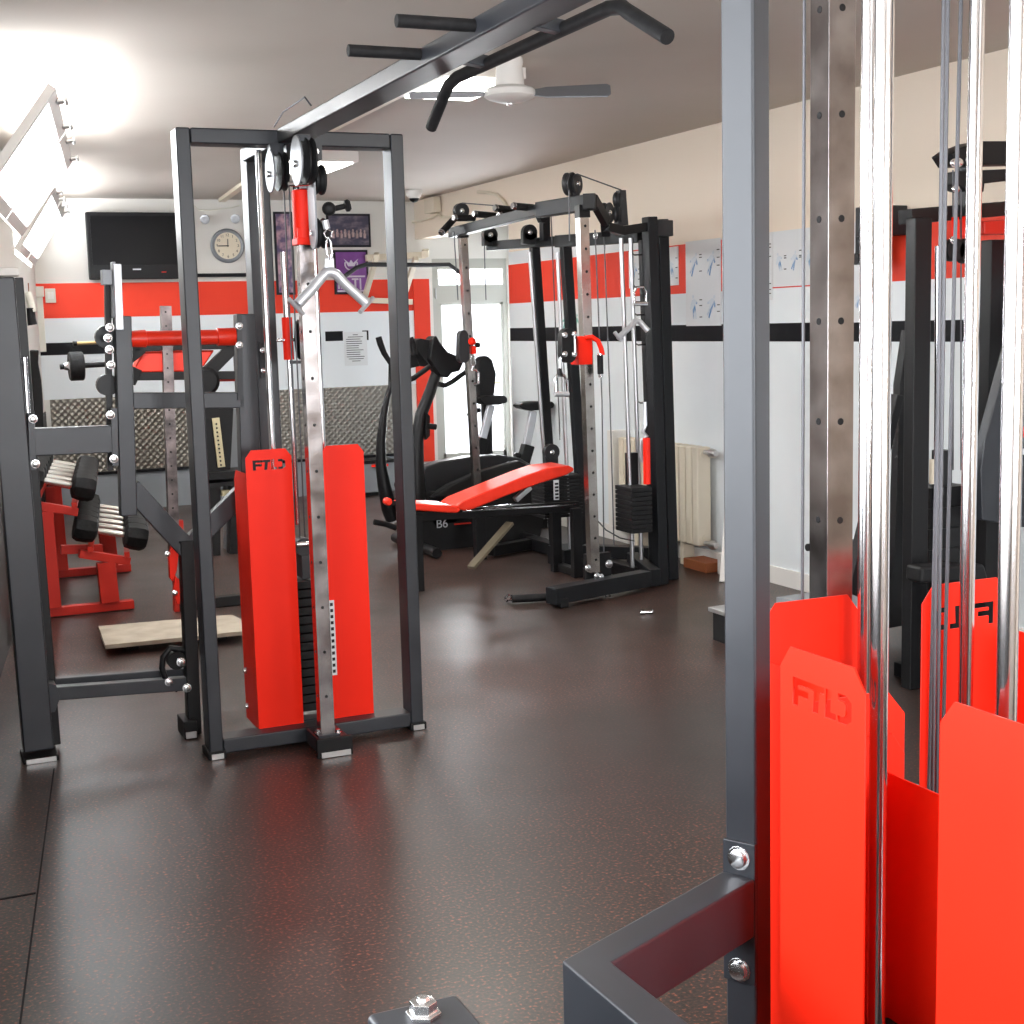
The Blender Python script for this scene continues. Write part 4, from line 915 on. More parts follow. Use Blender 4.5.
# ------------------------------------------------------------------ things on the back wall
YW = YB-.006
def bw(u, v, Y=YW): return at(u, v, Y=Y)
def wallbox(name, u0_, v0_, u1, v1, th, m, parent=None, Y=YW, bev=.004):
    a, b_ = bw(u0_, v1, Y), bw(u1, v0_, Y)
    return G().box(a.x, b_.x, Y-th, Y, a.z, b_.z).out(name, m, parent, bev)
TV = thing('television', bw(133, 280), 'large black wall-mounted television on the back wall above the red band', 'television')
a, b_ = bw(88.5, 280), bw(181, 213.5)
G().box(a.x, b_.x, YW-.1, YW-.03, a.z, b_.z).out('tv_body', MAT_BLK, TV, .008)
G().box(a.x+.03, b_.x-.03, YW-.104, YW-.1, a.z+.12, b_.z-.03).out('tv_screen', TVM, TV, smooth=False)
G().box(a.x+.3, b_.x-.3, YW-.03, YW, a.z+.15, b_.z-.15).out('wall_bracket', BLK, TV)
p = bw(137, 269.3, YW-.105); G().box(p.x-.035, p.x+.035, YW-.1055, YW-.1, p.z-.006, p.z+.006).out('maker_mark', SIL, TV)
p = bw(164, 272, YW-.105); G().box(p.x-.02, p.x+.02, YW-.1055, YW-.1, p.z-.004, p.z+.004).out('standby_light', RED, TV)
# clock
CK = thing('wall_clock', bw(226.5, 262), 'round wall clock with grey rim and cream dial on the back wall', 'clock')
c = bw(226.8, 246); 
g = G(); g.lathe((c.x, YW, c.z), (0, -1, 0), [(0, .15), (.03, .152), (.045, .14), (.04, .118), (.03, .116)], 40); g.out('rim', PUL, CK)
g = G(); g.lathe((c.x, YW-.03, c.z), (0, -1, 0), [(0, .118), (.006, .118)], 40); dl = g.out('dial', mat('cream dial', (.72, .64, .5), .5), CK, smooth=False)
for k in range(12):
    an = radians(90-30*(k+1)); text('numeral', str(k+1), .034, (c.x+.094*cos(an), YW-.0375, c.z+.094*sin(an)), (1, 0, 0), (0, 0, 1), (0, -1, 0), INK, dl, .001)
g = G(); g.bar((c.x+.01, YW-.038, c.z), (c.x-.085, YW-.038, c.z-.002), .005, .009); g.out('minute_hand', PULD, CK)
g = G(); g.bar((c.x, YW-.041, c.z-.01), (c.x+.002, YW-.041, c.z+.06), .005, .012); g.out('hour_hand', PULD, CK)
# wall lamps and wires
for i, (u, v, s) in enumerate(((205, 218.5, 'lower left'), (235, 218, 'upper right'))):
    Lp = thing('wall_spotlight', bw(u, v), 'small white round wall light %s' % ('left above the clock' if i == 0 else 'right above the clock'), 'wall light')
    p = bw(u, v)
    g = G(); g.lathe((p.x, YW, p.z), (0, -1, 0), [(0, .03), (.01, .03), (.012, .012), (.05, .012)], 14); g.out('mount', PLAS, Lp)
    g = G(); g.lathe((p.x, YW-.05, p.z), (-.4, -.8, -.3), [(0, .02), (.01, .035), (.05, .042), (.055, .03), (.05, .01)], 16); g.out('lamp_head', SIL, Lp)
tag(G().tube([bw(u, v, YW-.012) for u, v in ((193, 205), (199, 210), (210, 210.5), (222, 209), (232, 208), (240, 205))], .006, 6).out('wire', PLAS, None), 'thin pale wire sagging below the ceiling above the clock', 'wire')
# framed prints
def framed(u0_, v0_, u1, v1, m, label, name='framed_picture', fr=None, cat='picture', th=.02, Y=YW):
    a, b_ = bw(u0_, v1, Y), bw(u1, v0_, Y)
    T = thing(name, ((a.x+b_.x)/2, Y, a.z), label, cat)
    G().box(a.x, b_.x, Y-th, Y, a.z, b_.z).out('picture_frame', fr or INK, T, .003)
    G().box(a.x+.02, b_.x-.02, Y-th-.003, Y-th, a.z+.02, b_.z-.02).out('print', m, T, smooth=False)
    return T, a, b_
T, a, b_ = framed(327, 214, 369.3, 247.3, PHOTO, 'dark framed team group photograph, right of the tower, upper of two prints')
g = G()
for k in range(9):
    x = a.x+.06+k*(b_.x-a.x-.12)/8; z = a.z+.13+(.01 if k % 2 else 0)
    g.lathe((x, YW-.0235, z-.05), (0, 0, 1), [(0, .012), (.04, .014), (.05, .005), (.055, .009), (.07, .008), (.075, .002)], 8)
g.out('posed_figures', SKIN, T)
T, a, b_ = framed(334.5, 250, 366.8, 294.5, PURP, 'purple printed poster with a pale winged emblem, below the dark team photograph', 'poster')
w_ = b_.x-a.x; h_ = b_.z-a.z; cx, cz = (a.x+b_.x)/2, a.z+h_*.68
g = G(); g.tube([(cx+.06*cos(t), YW-.024, cz+.055*sin(t)) for t in [radians(-200+220*k/14) for k in range(15)]], .007, 6)
g.poly([(cx-.07, YW-.024, cz+.05), (cx-.02, YW-.024, cz+.01), (cx, YW-.024, cz+.04), (cx+.02, YW-.024, cz+.01), (cx+.07, YW-.024, cz+.05), (cx+.03, YW-.024, cz-.02), (cx-.03, YW-.024, cz-.02)], (0, -.002, 0)); g.out('emblem', PALE, T)
g = G(); z0 = a.z+.04
for k in range(3): g.box(a.x+.03+k*.028, a.x+.047+k*.028, YW-.025, YW-.023, z0+.01, z0+.1-.01*k)
g.box(a.x+.125, b_.x-.035, YW-.025, YW-.023, z0+.115, z0+.13)
g.box(cx+.0, cx+.065, YW-.025, YW-.023, z0+.09, z0+.105); g.box(cx+.025, cx+.042, YW-.025, YW-.023, z0, z0+.09); 
g.box(cx+.075, cx+.09, YW-.025, YW-.023, z0, z0+.105); g.box(a.x+.025, b_.x-.025, YW-.025, YW-.023, a.z+.022, a.z+.036)
g.out('poster_lettering', PALE, T, smooth=False)
framed(276.5, 212, 291.5, 295, PHOTO2, 'narrow framed collage seen beside the tower rear upright, right of the clock')
framed(246.5, 213, 251, 256, CREAM, 'thin edge-on frame right beside the clock')
# notice
NT = thing('paper_sign', bw(355, 365), 'white printed notice sheet taped over the black stripe on the back wall', 'notice')
a, b_ = bw(345, 366), bw(366.5, 331.5); G().box(a.x, b_.x, YW-.003, YW-.0005, a.z, b_.z).out('sheet', PAPER, NT, smooth=False)
g = G(); n = 13; random.seed(3)
for k in range(n):
    z = b_.z-.03-k*(b_.z-a.z-.05)/n; r = random.uniform(.2, .5) if k in (0, n-1) else random.uniform(.65, .95); L_ = (b_.x-a.x-.04)*r
    x = (a.x+b_.x)/2-L_/2 if k < 2 or k > 10 else a.x+.02
    g.box(x, x+L_, YW-.0045, YW-.003, z, z+.006)
g.out('text_lines', PULD, NT, smooth=False)
# socket, switch, trunking
SW = thing('light_switch', bw(50, 300), 'ivory double light switch on the red band left of the television', 'switch')
wallbox('switch_plate', 45.5, 288.5, 55, 303, .02, PLAS, SW); wallbox('rocker', 47.5, 292, 50, 299, .024, WHT, SW, bev=0); wallbox('rocker', 50.8, 292, 53.3, 299, .024, WHT, SW, bev=0)
TK = thing('cable_trunking', bw(39, 350), 'ivory junction box with cable trunking running down the back wall corner', 'trunking')
wallbox('junction_box', 34.5, 286.5, 43, 297, .05, PLAS, TK); wallbox('trunking', 36.5, 297, 42.5, 352, .02, PLAS, TK)
BP = thing('corner_pipe', (wx(11.9)+.06, 11.9, 0), 'brown painted pipe rising in the left back corner', 'pipe')
lo = at(31, 420, Y=11.6); hi = at(26.5, 283, Y=11.6); lo = lo+(hi-lo)*((0-lo.z)/(hi.z-lo.z)); G().tube([lo, hi], .018, 10).out('pipe', BROWN, BP)
PB_ = thing('leaning_mat', at(37, 420, Y=10.5), 'dark curved exercise mat leaning against the wall in the left corner', 'mat')
zz = [at(u, v, Y=10.5) for u, v in ((30, 350), (39, 350), (38.5, 363), (41.5, 380), (43, 400), (44, 430))]; lo = at(46, 430, Y=10.5); lo.z = 0; l2 = at(34, 430, Y=10.5); l2.z = 0
G().poly(zz+[lo, l2], (0, .06, 0)).out('mat_sheet', MAT_BLK, PB_, .01)
HG = thing('hanging_strap', at(31, 310, Y=11.0), 'black strap with buckle hanging from the trunking in the left back corner', 'strap')
g = G(); g.tube([bw(27, 292, 11.2), bw(30, 300, 11.2), bw(33, 312, 11.2)], .03, 10); g.out('strap_top', PLAS, HG); g = G(); g.tube([bw(30, 308, 11.2), bw(31, 318, 11.2), bw(32.5, 325, 11.2)], .035, 10); g.out('strap_end', BLK, HG)
# white wall-mounted dip / pull-up bracket
WB2 = thing('wall_pull_up_bracket', bw(395, 300), 'cream wall-mounted pull-up bracket with a long dark bar left of the door', 'pull-up bar')
def st(u0_, v0_, Y0, u1, v1, Y1, w, m, nm, par=WB2): return G().bar(bw(u0_, v0_, Y0), bw(u1, v1, Y1), w, w).out(nm, m, par, .003)
st(366, 258, 12.7, 425, 255, 12.7, .06, CREAM, 'top_rail'); st(360, 300, 12.7, 412, 302, 12.7, .05, CREAM, 'lower_rail')
st(376, 258, 12.2, 364, 300, 12.75, .045, CREAM, 'brace'); st(416, 258, 12.2, 402, 302, 12.75, .045, CREAM, 'brace')
st(376, 257, 12.1, 377, 255, 12.75, .045, CREAM, 'side_arm'); st(425, 254, 12.1, 426, 252, 12.75, .06, CREAM, 'side_arm')
g = G(); g.tube([bw(345, 276, 12.1), bw(356, 268, 12.1), bw(366, 264.5, 12.1), bw(427, 265, 12.1), bw(449, 264.5, 12.1), bw(466, 277, 12.1)], .02, 12); g.out('bar', PULD, WB2)
# grey cabinet by the plate wainscot
GC = thing('low_cabinet', (4.15, 12.6, 0), 'low grey cabinet against the back wall beside the elliptical trainer', 'cabinet')
a, b_ = at(362, 492, Y=12.45), at(394, 462, Y=12.45); G().box(a.x, b_.x, 12.45, 12.76, .03, b_.z).out('body', GREYP, GC, .006); G().box(a.x-.01, b_.x+.01, 12.44, 12.76, b_.z, b_.z+.03).out('top', BLK, GC); G().box(a.x+.02, b_.x-.02, 12.47, 12.75, 0, .03).out('plinth', BLK, GC)
lab(G().box(a.x+.1, a.x+.25, 12.4, 12.449, b_.z-.03, b_.z-.01).out('tag', RED, GC), 'red tag')
# ------------------------------------------------------------------ things on the right wall
XW = XR-.007
def rw(u, v, X=XW): return at(u, v, X=X)
def chart(u0_, v0_, u1, v1, label, m=BLUEINK, X=XW, cat='poster', fr=None):
    a, b_ = rw(u1, v1, X), rw(u0_, v0_, X)
    T = thing('wall_chart', (X, (a.y+b_.y)/2, a.z), label, cat)
    G().box(X-.004, X-.0005, a.y, b_.y, a.z, b_.z).out('sheet', PAPER, T, smooth=False)
    if fr: 
        g = G(); g.box(X-.012, X, a.y-.02, a.y, a.z, b_.z); g.box(X-.012, X, b_.y, b_.y+.02, a.z, b_.z); g.box(X-.012, X, a.y-.02, b_.y+.02, a.z-.02, a.z); g.out('frame', fr, T)
    # rows of little blue figures with notes
    g2 = G(); random.seed(int(u0_)); W = b_.y-a.y; Hh = b_.z-a.z; nc = max(2, round(W/.17)); nr = max(1, round(Hh/.24))
    for i in range(nc):
        for j in range(nr):
            y = a.y+W*(i+.5)/nc; z = a.z+Hh*(j+.45)/nr; s = min(W/nc, Hh/nr)*.42; t = random.uniform(-.5, .5); xx = X-.0055
            g1 = G()
            def P(dy, dz): c_, s_ = cos(t), sin(t); return (xx, y+s*(dy*c_-dz*s_), z+s*(dy*s_+dz*c_))
            g1.poly([P(-.12, -.9), P(.02, -.9), P(.05, -.2), P(.2, -.85), P(.33, -.8), P(.22, .1), P(.55, -.1), P(.6, .05), P(.2, .55), P(-.15, .55), P(-.5, .2), P(-.4, .1), P(-.15, .25)], (-.001, 0, 0))
            g1.poly([P(.12*cos(q_), .75+.15*sin(q_)) for q_ in [2*pi*k/8 for k in range(8)]], (-.001, 0, 0))
            g1.out('printed_figure', m, T, smooth=False)
            for k in range(3): 
                yy, z2 = y-W/nc*.45, z+s*random.uniform(-1, 1); g2.box(xx-.0005, xx+.001, yy, yy+s*.35, z2, z2+.006)
    g2.out('printed_notes', PULD, T, smooth=False)
    return T
chart(686, 242, 721.5, 325.5, 'tall white exercise chart with blue figures, right of the small red-edged board')
chart(629, 252, 679, 285, 'white sheet pinned on the red band behind the black trainer tower', fr=None)
chart(773, 232, 818.5, 284.5, 'white exercise chart over the red band seen left of the chromed foreground column')
chart(722.5, 238, 772.6, 300, 'white exercise chart mostly hidden behind the foreground grey post')
chart(853, 222, 880, 322, 'tall white chart seen between the foreground column and chrome rods', X=XW)
chart(560, 300, 583, 343, 'small green and white leaflet chart behind the mid trainer upright', m=mat('green print', (.2, .42, .38), .6), X=XW)
# radiator
RD = thing('radiator', (4.6, 8.1, .1), 'cream column radiator under the black stripe on the right wall', 'radiator')
ya, yb_ = 7.5, 8.55; n = 13
for k in range(n):
    y = ya+(yb_-ya)*(k+.5)/n
    G().box(4.56, 4.66, y-.034, y+.034, .14, .76).out('column', CREAM, RD, .012)
g = G(); g.cyl((4.61, ya, .18), (4.61, yb_, .18), .03); g.cyl((4.61, ya, .72), (4.61, yb_, .72), .03); g.out('header_pipe', CREAM, RD)
G().box(4.555, 4.67, yb_+.06, yb_+.14, .12, .8).out('end_panel', WHT, RD, .004)
for z in (.16, .73):
    g = G(); g.cyl((4.61, ya, z), (4.61, ya-.08, z), .014); g.lathe((4.61, ya-.08, z), (0, -1, 0), [(-.03, .02), (0, .03), (.03, .026), (.05, .018)], 12); g.out('valve', ALU, RD)
for y in (7.6, 8.4): G().box(4.66, XR-.005, y, y+.03, .2, .7).out('wall_bracket', CREAM, RD)
G().box(4.57, 4.65, 7.7, 7.74, 0, .14).out('foot', CREAM, RD); G().box(4.57, 4.65, 8.3, 8.34, 0, .14).out('foot', CREAM, RD)
tag(G().box(4.52, 4.67, 7.35, 7.62, 0, .06).out('wood_offcut', BROWN, None, .004), 'orange brown wood offcut on the floor under the radiator valve', 'wood block')
tag(G().box(4.57, 4.67, 7.12, 7.3, 0, .13).out('pipe_box', WHT, None, .004), 'low white boxed pipe casing at the foot of the right wall', 'pipe casing')
lo, hi = at(724, 577, X=4.45), at(729, 510, X=4.6); lo.z = 0
tag(G().bar(lo, hi, .05, .03).out('leaning_white_board', WHT, None), 'narrow white board leaning on the right wall beside the grey foreground post', 'board')
# floor cable duct and conduits on the right wall above the niche
CD = thing('conduit_box', rw(437, 205, 4.68), 'cream junction box high on the bulkhead above the exit door', 'junction box')
a, b_ = rw(441, 212, 4.69), rw(431, 199, 4.69); G().box(4.62, 4.69, a.y, b_.y, a.z, b_.z).out('box', CREAM, CD, .004)
g = G(); g.tube([rw(u, v, 4.68) for u, v in ((408, 222), (420, 221), (432, 218), (438, 214), (442, 217), (456, 217))], .012, 8); g.out('conduit', CREAM, CD)
g = G(); g.tube([rw(u, v, 4.68) for u, v in ((478, 192), (490, 193), (497, 195), (503, 201), (507, 208))], .014, 8); g.out('conduit', CREAM, CD)
# CCTV dome
CC = thing('security_camera', (0, 0, 0), 'white dome security camera with black eye on the ceiling beside the door bulkhead', 'camera')
p = at(414, 196, Z=2.66); CC.location = (p.x, p.y, H); CC['w'] = [p.x, p.y, H]
g = G(); g.lathe((p.x, p.y, H), (0, 0, -1), [(0, .07), (.03, .07), (.055, .06), (.07, .045)], 20); g.out('housing', WHT, CC)
g = G(); g.lathe((p.x, p.y, H-.066), (.0, -.3, -1), [(0, .044), (.02, .038), (.036, .02), (.04, .004)], 16); g.out('lens_dome', TVM, CC)
# ------------------------------------------------------------------ ceiling fittings
def fixture(uvs, label, nm='ceiling_light'):
    P = [at(u, v, Z=H-.05) for u, v in uvs]; cx = sum(p.x for p in P)/4; cy = sum(p.y for p in P)/4
    T = thing(nm, (cx, cy, H), label, 'ceiling light')
    x0, x1 = min(p.x for p in P), max(p.x for p in P); y0, y1 = min(p.y for p in P), max(p.y for p in P)
    return T, x0, x1, y0, y1
T = thing('ceiling_light', (2.68, 6.4, H), 'bright square ceiling light beside the fan, partly behind the overhead beam', 'ceiling light')
def quad(T, P, z0, z1, nm, m): g = G(); g.poly([(p[0], p[1], z0) for p in P], (0, 0, z1-z0)); return g.out(nm, m, T, smooth=False)
quad(T, [(2.40, 6.08), (2.80, 6.08), (2.80, 6.72), (2.40, 6.72)], H-.05, H, 'housing', WHT); quad(T, [(2.43, 6.11), (2.77, 6.11), (2.77, 6.69), (2.43, 6.69)], H-.06, H-.0501, 'diffuser', LAMP)
T2 = thing('ceiling_light', (2.75, 9.6, H), 'bright ceiling light seen behind the tower top, near the back of the room', 'ceiling light')
quad(T2, [(2.45, 9.2), (3.0, 9.2), (3.0, 9.95), (2.45, 9.95)], H-.07, H, 'housing', WHT); quad(T2, [(2.48, 9.23), (2.97, 9.23), (2.97, 9.92), (2.48, 9.92)], H-.08, H-.0701, 'diffuser', LAMP)
TR = thing('ceiling_trunking', (2.45, 9, H), 'long cream cable trunking along the ceiling joining the lights', 'trunking')
g = G(); g.bar((2.86, 12.7, H-.015), (2.60, 9.96, H-.015), .06, .03); g.bar((2.50, 9.18, H-.015), (2.44, 6.74, H-.015), .06, .03); g.out('trunking', CREAM, TR)
g = G(); g.box(2.42, 2.62, 9.05, 9.15, H-.08, H); g.out('connector', CREAM, TR)
# fan
FN = thing('ceiling_fan', (2.62, 5.86, H), 'white ceiling fan with grey blades right of the overhead beam', 'fan')
fc = at(509, 58, Z=H); cx, cy = fc.x, fc.y
g = G(); g.lathe((cx, cy, H), (0, 0, -1), [(0, .06), (.02, .062), (.04, .058), (.12, .066), (.13, .1), (.14, .112), (.165, .114), (.175, .1), (.19, .05), (.195, .02)], 28); g.out('motor', WHT, FN)
g = G(); g.lathe((cx, cy, H-.19), (0, 0, -1), [(0, .02), (.012, .018), (.016, .008)], 12); g.out('hub_cap', ALU, FN)
for an in (radians(-26), radians(158)):
    d = Vector((cos(an), sin(an), 0)); s_ = Vector((-d.y, d.x, 0)); c = Vector((cx, cy, H-.155))
    g = G(); P = [c+d*.1-s_*.02, c+d*.16-s_*.04, c+d*.43-s_*.05, c+d*.445-s_*.03, c+d*.445+s_*.035, c+d*.43+s_*.05, c+d*.16+s_*.04, c+d*.1+s_*.02]
    P = [p+Vector((0, 0, .28*(p-c).dot(s_)*(2.4 if an < 0 else .4))) for p in P]; g.poly(P, (0, 0, .006)); g.out('blade', PUL, FN)

# ------------------------------------------------------------------ black machines on the right
RMx = thing('lat_pulldown_machine', (3.85, 4.7, 0), 'tall black pulldown machine with red pads against the right wall, behind chrome rods', 'exercise machine')
def m3(u, v, Y=4.6): return at(u, v, Y=Y)
def vpost(u, vt, Y, w, h, nm, m=BLK, par=None, u2=None):
    hi = m3(u, vt, Y); lo = m3(u2 or u, 700, Y); lo = Vector((lo.x if u2 else hi.x, Y, 0)); return G().bar(lo, hi, w, h).out(nm, m, par or RMx, .005)
vpost(919, 218, 4.6, .085, .06, 'upright'); vpost(993, 240, 4.75, .08, .07, 'upright')
g = G(); g.bar(m3(905, 217, 4.65), m3(1000, 209, 4.75), .07, .06); g.out('top_rail', BLK, RMx, .003)
for u in (938,): G().cyl(Vector((m3(u, 300).x, 4.58, .07)), m3(u, 246, 4.58), .0125).out('guide_rod', CHR, RMx)
g = G(); a, b_ = m3(930, 572, 4.6), m3(966, 484, 4.6)
for k in range(9): h_ = (b_.z-.06)/9; g.box(a.x, b_.x+.02, 4.6, 4.76, .06+k*h_, .06+(k+.93)*h_)
g.box(a.x+.01, b_.x, 4.61, 4.75, .06, b_.z-.02); g.out('weight_stack', BLK, RMx, .002)
G().box(a.x-.02, b_.x+.3, 4.55, 4.8, 0, .06).out('base_beam', BLK, RMx, .003)
p = m3(937.5, 472, 4.58); lab(G().lathe((p.x, 4.6, p.z-.05), (0, 0, 1), [(0, .02), (.1, .02)], 14).out('bushing', CREAM, RMx), 'cream bushing')
g = G(); p = m3(950, 470, 4.6); g.box(p.x-.03, p.x+.03, 4.62, 4.68, p.z-.07, p.z+.08); g.out('stack_stem', PULD, RMx, .003)
for u in (953, 961): G().cyl(m3(u, 470, 4.62), m3(u, 170, 4.62), .0035, 8).out('cable', CAB, RMx)
g = G(); g.poly([m3(951, 154), m3(958, 149), m3(978, 141), (m3(1024, 141)), m3(1040, 150), m3(1030, 163), m3(958, 165)], (0, .12, 0)); g.out('pulley_hood', MAT_BLK, RMx, .004)
g = G(); g.poly([m3(957, 171), m3(1030, 168), m3(1030, 178), m3(985, 183), m3(984, 192), m3(966, 190), m3(957, 184)], (0, .1, 0)); g.out('pulley_beam', MAT_BLK, RMx, .004)
for u, v in ((954, 163), (959.5, 162.5), (969, 160), (956, 189), (969, 187)): bolt(m3(u, v, 4.595), (0, -1, 0), RMx, .013)
g = G(); g.bar(m3(967, 215, 4.65), m3(967, 165, 4.65), .05, .05); g.out('hood_strut', PULD, RMx, .003)
lab(G().bar(m3(955, 238, 4.55), m3(955, 217, 4.55), .022, .022).out('tension_tab', RED, RMx, .003), 'red tab'); lab(G().bar(m3(968, 237, 4.55), m3(968, 216, 4.55), .04, .03).out('tension_tab', RED, RMx, .004), 'red tab')
bolt(m3(953.5, 240, 4.54), (0, -1, 0), RMx, .012)
g = G(); g.lathe(m3(953, 250, 4.56), (0, -1, 0), [(-.02, .045), (.02, .045)], 16); g.lathe(m3(966, 251, 4.56), (0, -1, 0), [(-.02, .05), (.02, .05)], 16); g.out('pulley_wheel', MAT_BLK, RMx)
lab(G().poly([m3(984, 221), m3(1035, 217), m3(1035, 233), m3(984, 235)], (0, .06, 0)).out('thigh_pad', REDP, RMx, .01), 'dark red pad')
g = G(); g.poly([m3(1024, 300, 4.5), m3(1012, 340, 4.5), (m3(985, 440, 4.5)), m3(981, 470, 4.5), m3(982, 520, 4.5), m3(1040, 530, 4.5), m3(1040, 300, 4.5)], (0, .05, 0)); g.out('side_shroud', GUN, RMx, .005)
p = m3(1020, 452, 4.49); G().box(p.x-.012, p.x+.05, 4.488, 4.499, p.z-.012, p.z+.012).out('label_strip', PAPER, RMx)
lab(G().lathe(m3(1022, 432, 4.5), (0, -1, 0), [(0, .025), (.02, .02)], 12).out('adjuster_knob', RED, RMx), 'red knob')
g = G(); g.poly([m3(922, 567, 4.42), m3(985, 564, 4.42), m3(990, 582, 4.42), m3(921, 584, 4.42)], (0, .1, 0)); g.out('seat', MAT_BLK, RMx, .015)
p = m3(955, 580, 4.45); G().box(p.x-.05, p.x+.05, 4.4, 4.5, 0, p.z).out('seat_post', BLK, RMx, .003)
g = G(); g.bar((m3(917, 600).x, 4.6, .05), (m3(1010, 600).x, 4.7, .05), .08, .08); g.bar((m3(960, 600).x, 4.45, .03), (m3(960, 600).x, 4.7, .03), .08, .06); g.out('base_beam', BLK, RMx, .003)
# pec-fly style neighbour: black leaning pad
LM = thing('leaning_back_machine', (4.0, 5.5, 0), 'black machine with leaning bars and grey footplate behind the chrome rods', 'exercise machine')
g = G(); g.bar(at(897, 395, Y=5.2), at(846, 600, Y=5.2), .04, .06); g.out('leaning_arm', BLK, LM, .003)
g = G(); g.poly([at(u, v, Y=5.35) for u, v in ((853, 541), (866, 541), (866, 555), (860, 590), (856, 601), (846, 601), (846, 560))], (0, .08, 0)); g.out('back_pad', MAT_BLK, LM, .01)
g = G(); g.poly([at(u, v, Y=5.3) for u, v in ((900, 385), (908, 330), (908, 625), (880, 630), (895, 560))], (0, .05, 0)); g.out('side_frame', BLK, LM, .003)
g = G(); g.tube([at(866, 541, Y=5.3), at(878, 540, Y=5.3)], .016, 10); g.out('side_bar', BLK, LM)
g = G(); g.tube([at(807, 547.5, Y=5.4), at(832, 546, Y=5.4)], .018, 10); g.bar(at(820, 546, Y=5.4), at(817, 532, Y=5.4), .02, .02); g.out('handle', MAT_BLK, LM)
g = G(); g.bar(at(822, 547, Y=5.4), at(858, 548, Y=5.4), .03, .03); g.out('handle_arm', BLK, LM)
z = .3
P4 = [at(776, 597, Z=.32), at(838, 588, Z=.32), at(868, 601, Z=.32), at(868, 612, Z=.32)]
g = G(); g.poly(P4, (0, 0, -.03)); g.out('footplate', GREYP, LM, .003)
cc = sum(P4, Vector())/4
G().box(cc.x-.15, cc.x+.15, cc.y-.1, cc.y+.1, 0, .285).out('pedestal', BLK, LM, .004)
G().bar((cc.x, cc.y, .04), (4.1, 5.38, .04), .08, .08).out('base_beam', BLK, LM, .003)
lo = at(860, 560, Y=5.4); G().bar((lo.x, 5.4, 0), (lo.x, 5.4, lo.z), .06, .06).out('post', BLK, LM, .003)
lo = at(845, 606, Y=5.2)
g = G(); g.lathe(at(868, 601, Y=5.1), (0, -1, 0), [(-.03, .02), (.03, .02)], 12); g.out('end_cap', GUN, LM)
# box on the wall between rods (camera-like bracket)
WX = thing('wall_pulley_bracket', rw(868, 225, 4.6), 'dark grey bracket with pulley high on the right wall between foreground rods', 'bracket')
a, b_ = at(855, 237, X=4.5), at(875, 205, X=4.5); G().box(4.5, XR-.001, min(a.y, b_.y), max(a.y, b_.y), a.z, b_.z).out('bracket', PULD, WX, .004)
g = G(); p = at(862, 245, X=4.55); g.box(4.53, XR-.001, p.y-.06, p.y+.03, p.z-.08, p.z+.06); g.out('arm', BLK, WX, .003)
g = G(); p = at(860, 259, X=4.55); g.lathe(p, (-1, 0, 0), [(-.03, .03), (.03, .03)], 12); g.lathe(p+Vector((0, -.08, -.02)), (-1, 0, 0), [(-.03, .025), (.03, .025)], 12); g.out('pulley_wheel', BLK, WX); bolt(p, (-1, 0, 0), WX, .012)
SBx = thing('step_platform', (3.4, 5.3, 0), 'low platform with textured metal top and black leg beside the grey foreground post', 'platform')
P5 = [at(708, 607, Z=.16), at(735, 603, Z=.16), at(772, 608, Z=.16), at(745, 619, Z=.16)]
g = G(); g.poly(P5, (0, 0, -.02)); g.out('textured_top', ALU, SBx, .002)
cc = sum(P5, Vector())/4; g = G(); g.box(cc.x-.09, cc.x+.12, cc.y-.1, cc.y+.1, 0, .139); g.out('leg', BLK, SBx, .003)

# ------------------------------------------------------------------ outside
struct(G().box(-14, 18, 19, 19.3, -1, 2.2).out('trim_20', OUT, smooth=False))
struct(G().box(-14, 18, -14, 40, -.6, -.5).out('trim_21', mat('outside paving', (.5, .5, .5), .8), smooth=False))

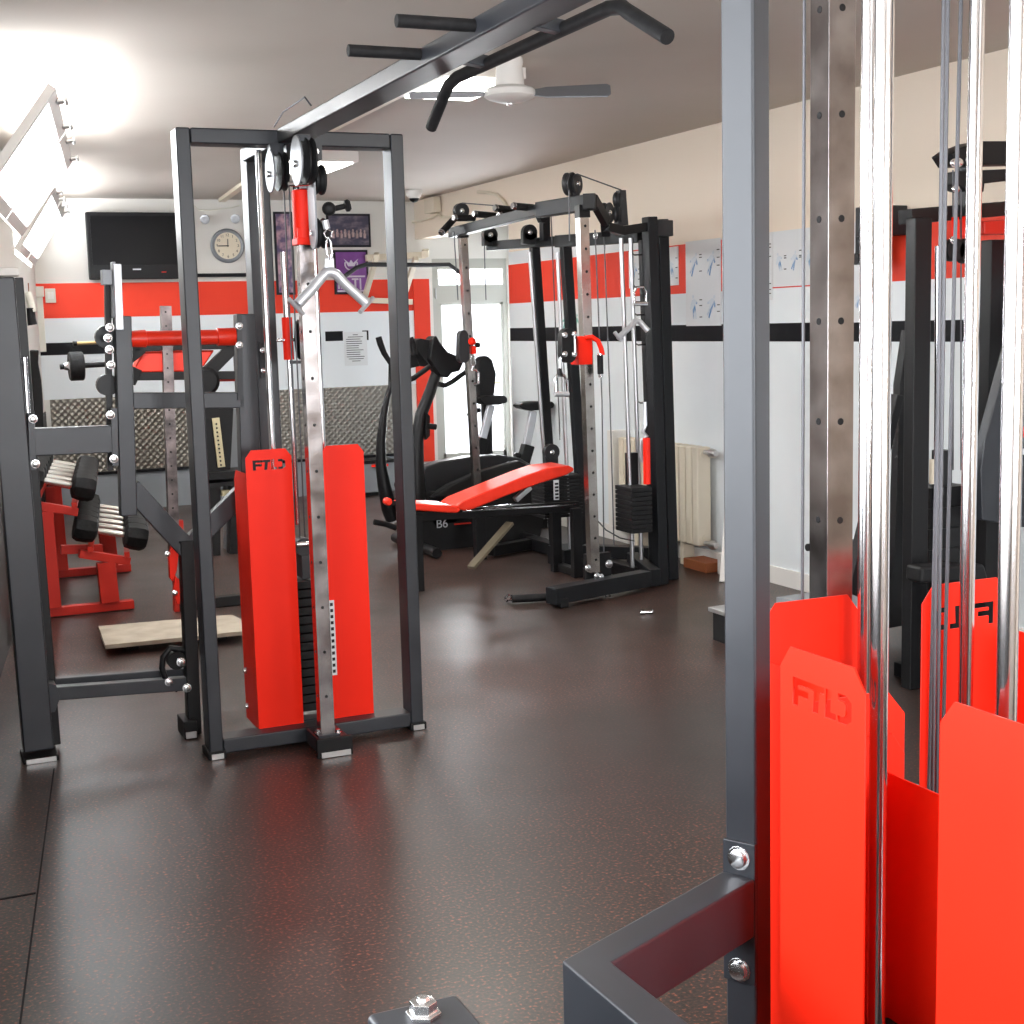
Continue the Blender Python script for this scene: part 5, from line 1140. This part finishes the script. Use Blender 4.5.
# ------------------------------------------------------------------ light
W = bpy.data.worlds.new('world'); SC.world = W; W.use_nodes = True
bg = W.node_tree.nodes['Background']; bg.inputs[0].default_value = (.92, .96, 1, 1); bg.inputs[1].default_value = 5.0
def area(name, loc, dirv, sx, sy, power, col):
    l = bpy.data.lights.new(name, 'AREA'); l.shape = 'RECTANGLE'; l.size = sx; l.size_y = sy; l.energy = power; l.color = col
    o = bpy.data.objects.new(name, l); COL.objects.link(o); o.location = loc
    o.rotation_euler = Vector(dirv).to_track_quat('-Z', 'Y').to_euler(); return o
DAY = (.95, .975, 1)
def wall_lamp(y, z, sx, sy, pw_, up):
    o = area('window_daylight', (wx(y)-.28, y, z), (1, 0, up), sx, sy, pw_, DAY)
    z_ = -Vector((1, -.145, up)).normalized(); x_ = Vector((.145, 1, 0)).normalized(); y_ = z_.cross(x_).normalized(); x_ = y_.cross(z_)
    mm = Matrix((x_, y_, z_)).transposed().to_4x4(); mm.translation = o.location; o.matrix_world = mm
wall_lamp(11.3, 2.36, 2.05, .42, 125, .05)
wall_lamp(7.48, 2.36, 2.5, .42, 165, .05)
wall_lamp(1.7, 1.78, 2.9, 1.55, 88, .4)
for x in (.725, 2.375): area('window_daylight', (x, YF-.2, 1.62), (0, 1, .2), 1.2, 1.35, 142, DAY)  # lamps in the added windows behind the camera
area('door_daylight', (5.25, YB+.25, 1.2), (-.25, -1, 0), .7, 1.8, 95, DAY)
for x, y in ((2.6, 6.4), (2.72, 9.57), (2.6, 2.6)): area('ceiling_lamp', (x, y, H-.09), (0, 0, -1), .45, .55, 26, (1, .95, .86))  # the lamp nearest the camera is unseen and has no fitting

VS = SC.view_settings; VS.view_transform = 'Standard'; VS.look = 'None'; VS.exposure = .36; VS.gamma = 1; VS.use_curve_mapping = False
SC.cycles.use_denoising = True; SC.cycles.max_bounces = 8; SC.cycles.diffuse_bounces = 4; SC.cycles.glossy_bounces = 4
SC.cycles.transparent_max_bounces = 12; SC.cycles.caustics_reflective = False; SC.cycles.caustics_refractive = False
SC.cycles.sample_clamp_indirect = 6
for o in SC.objects:
    if 'w' in o: del o['w']
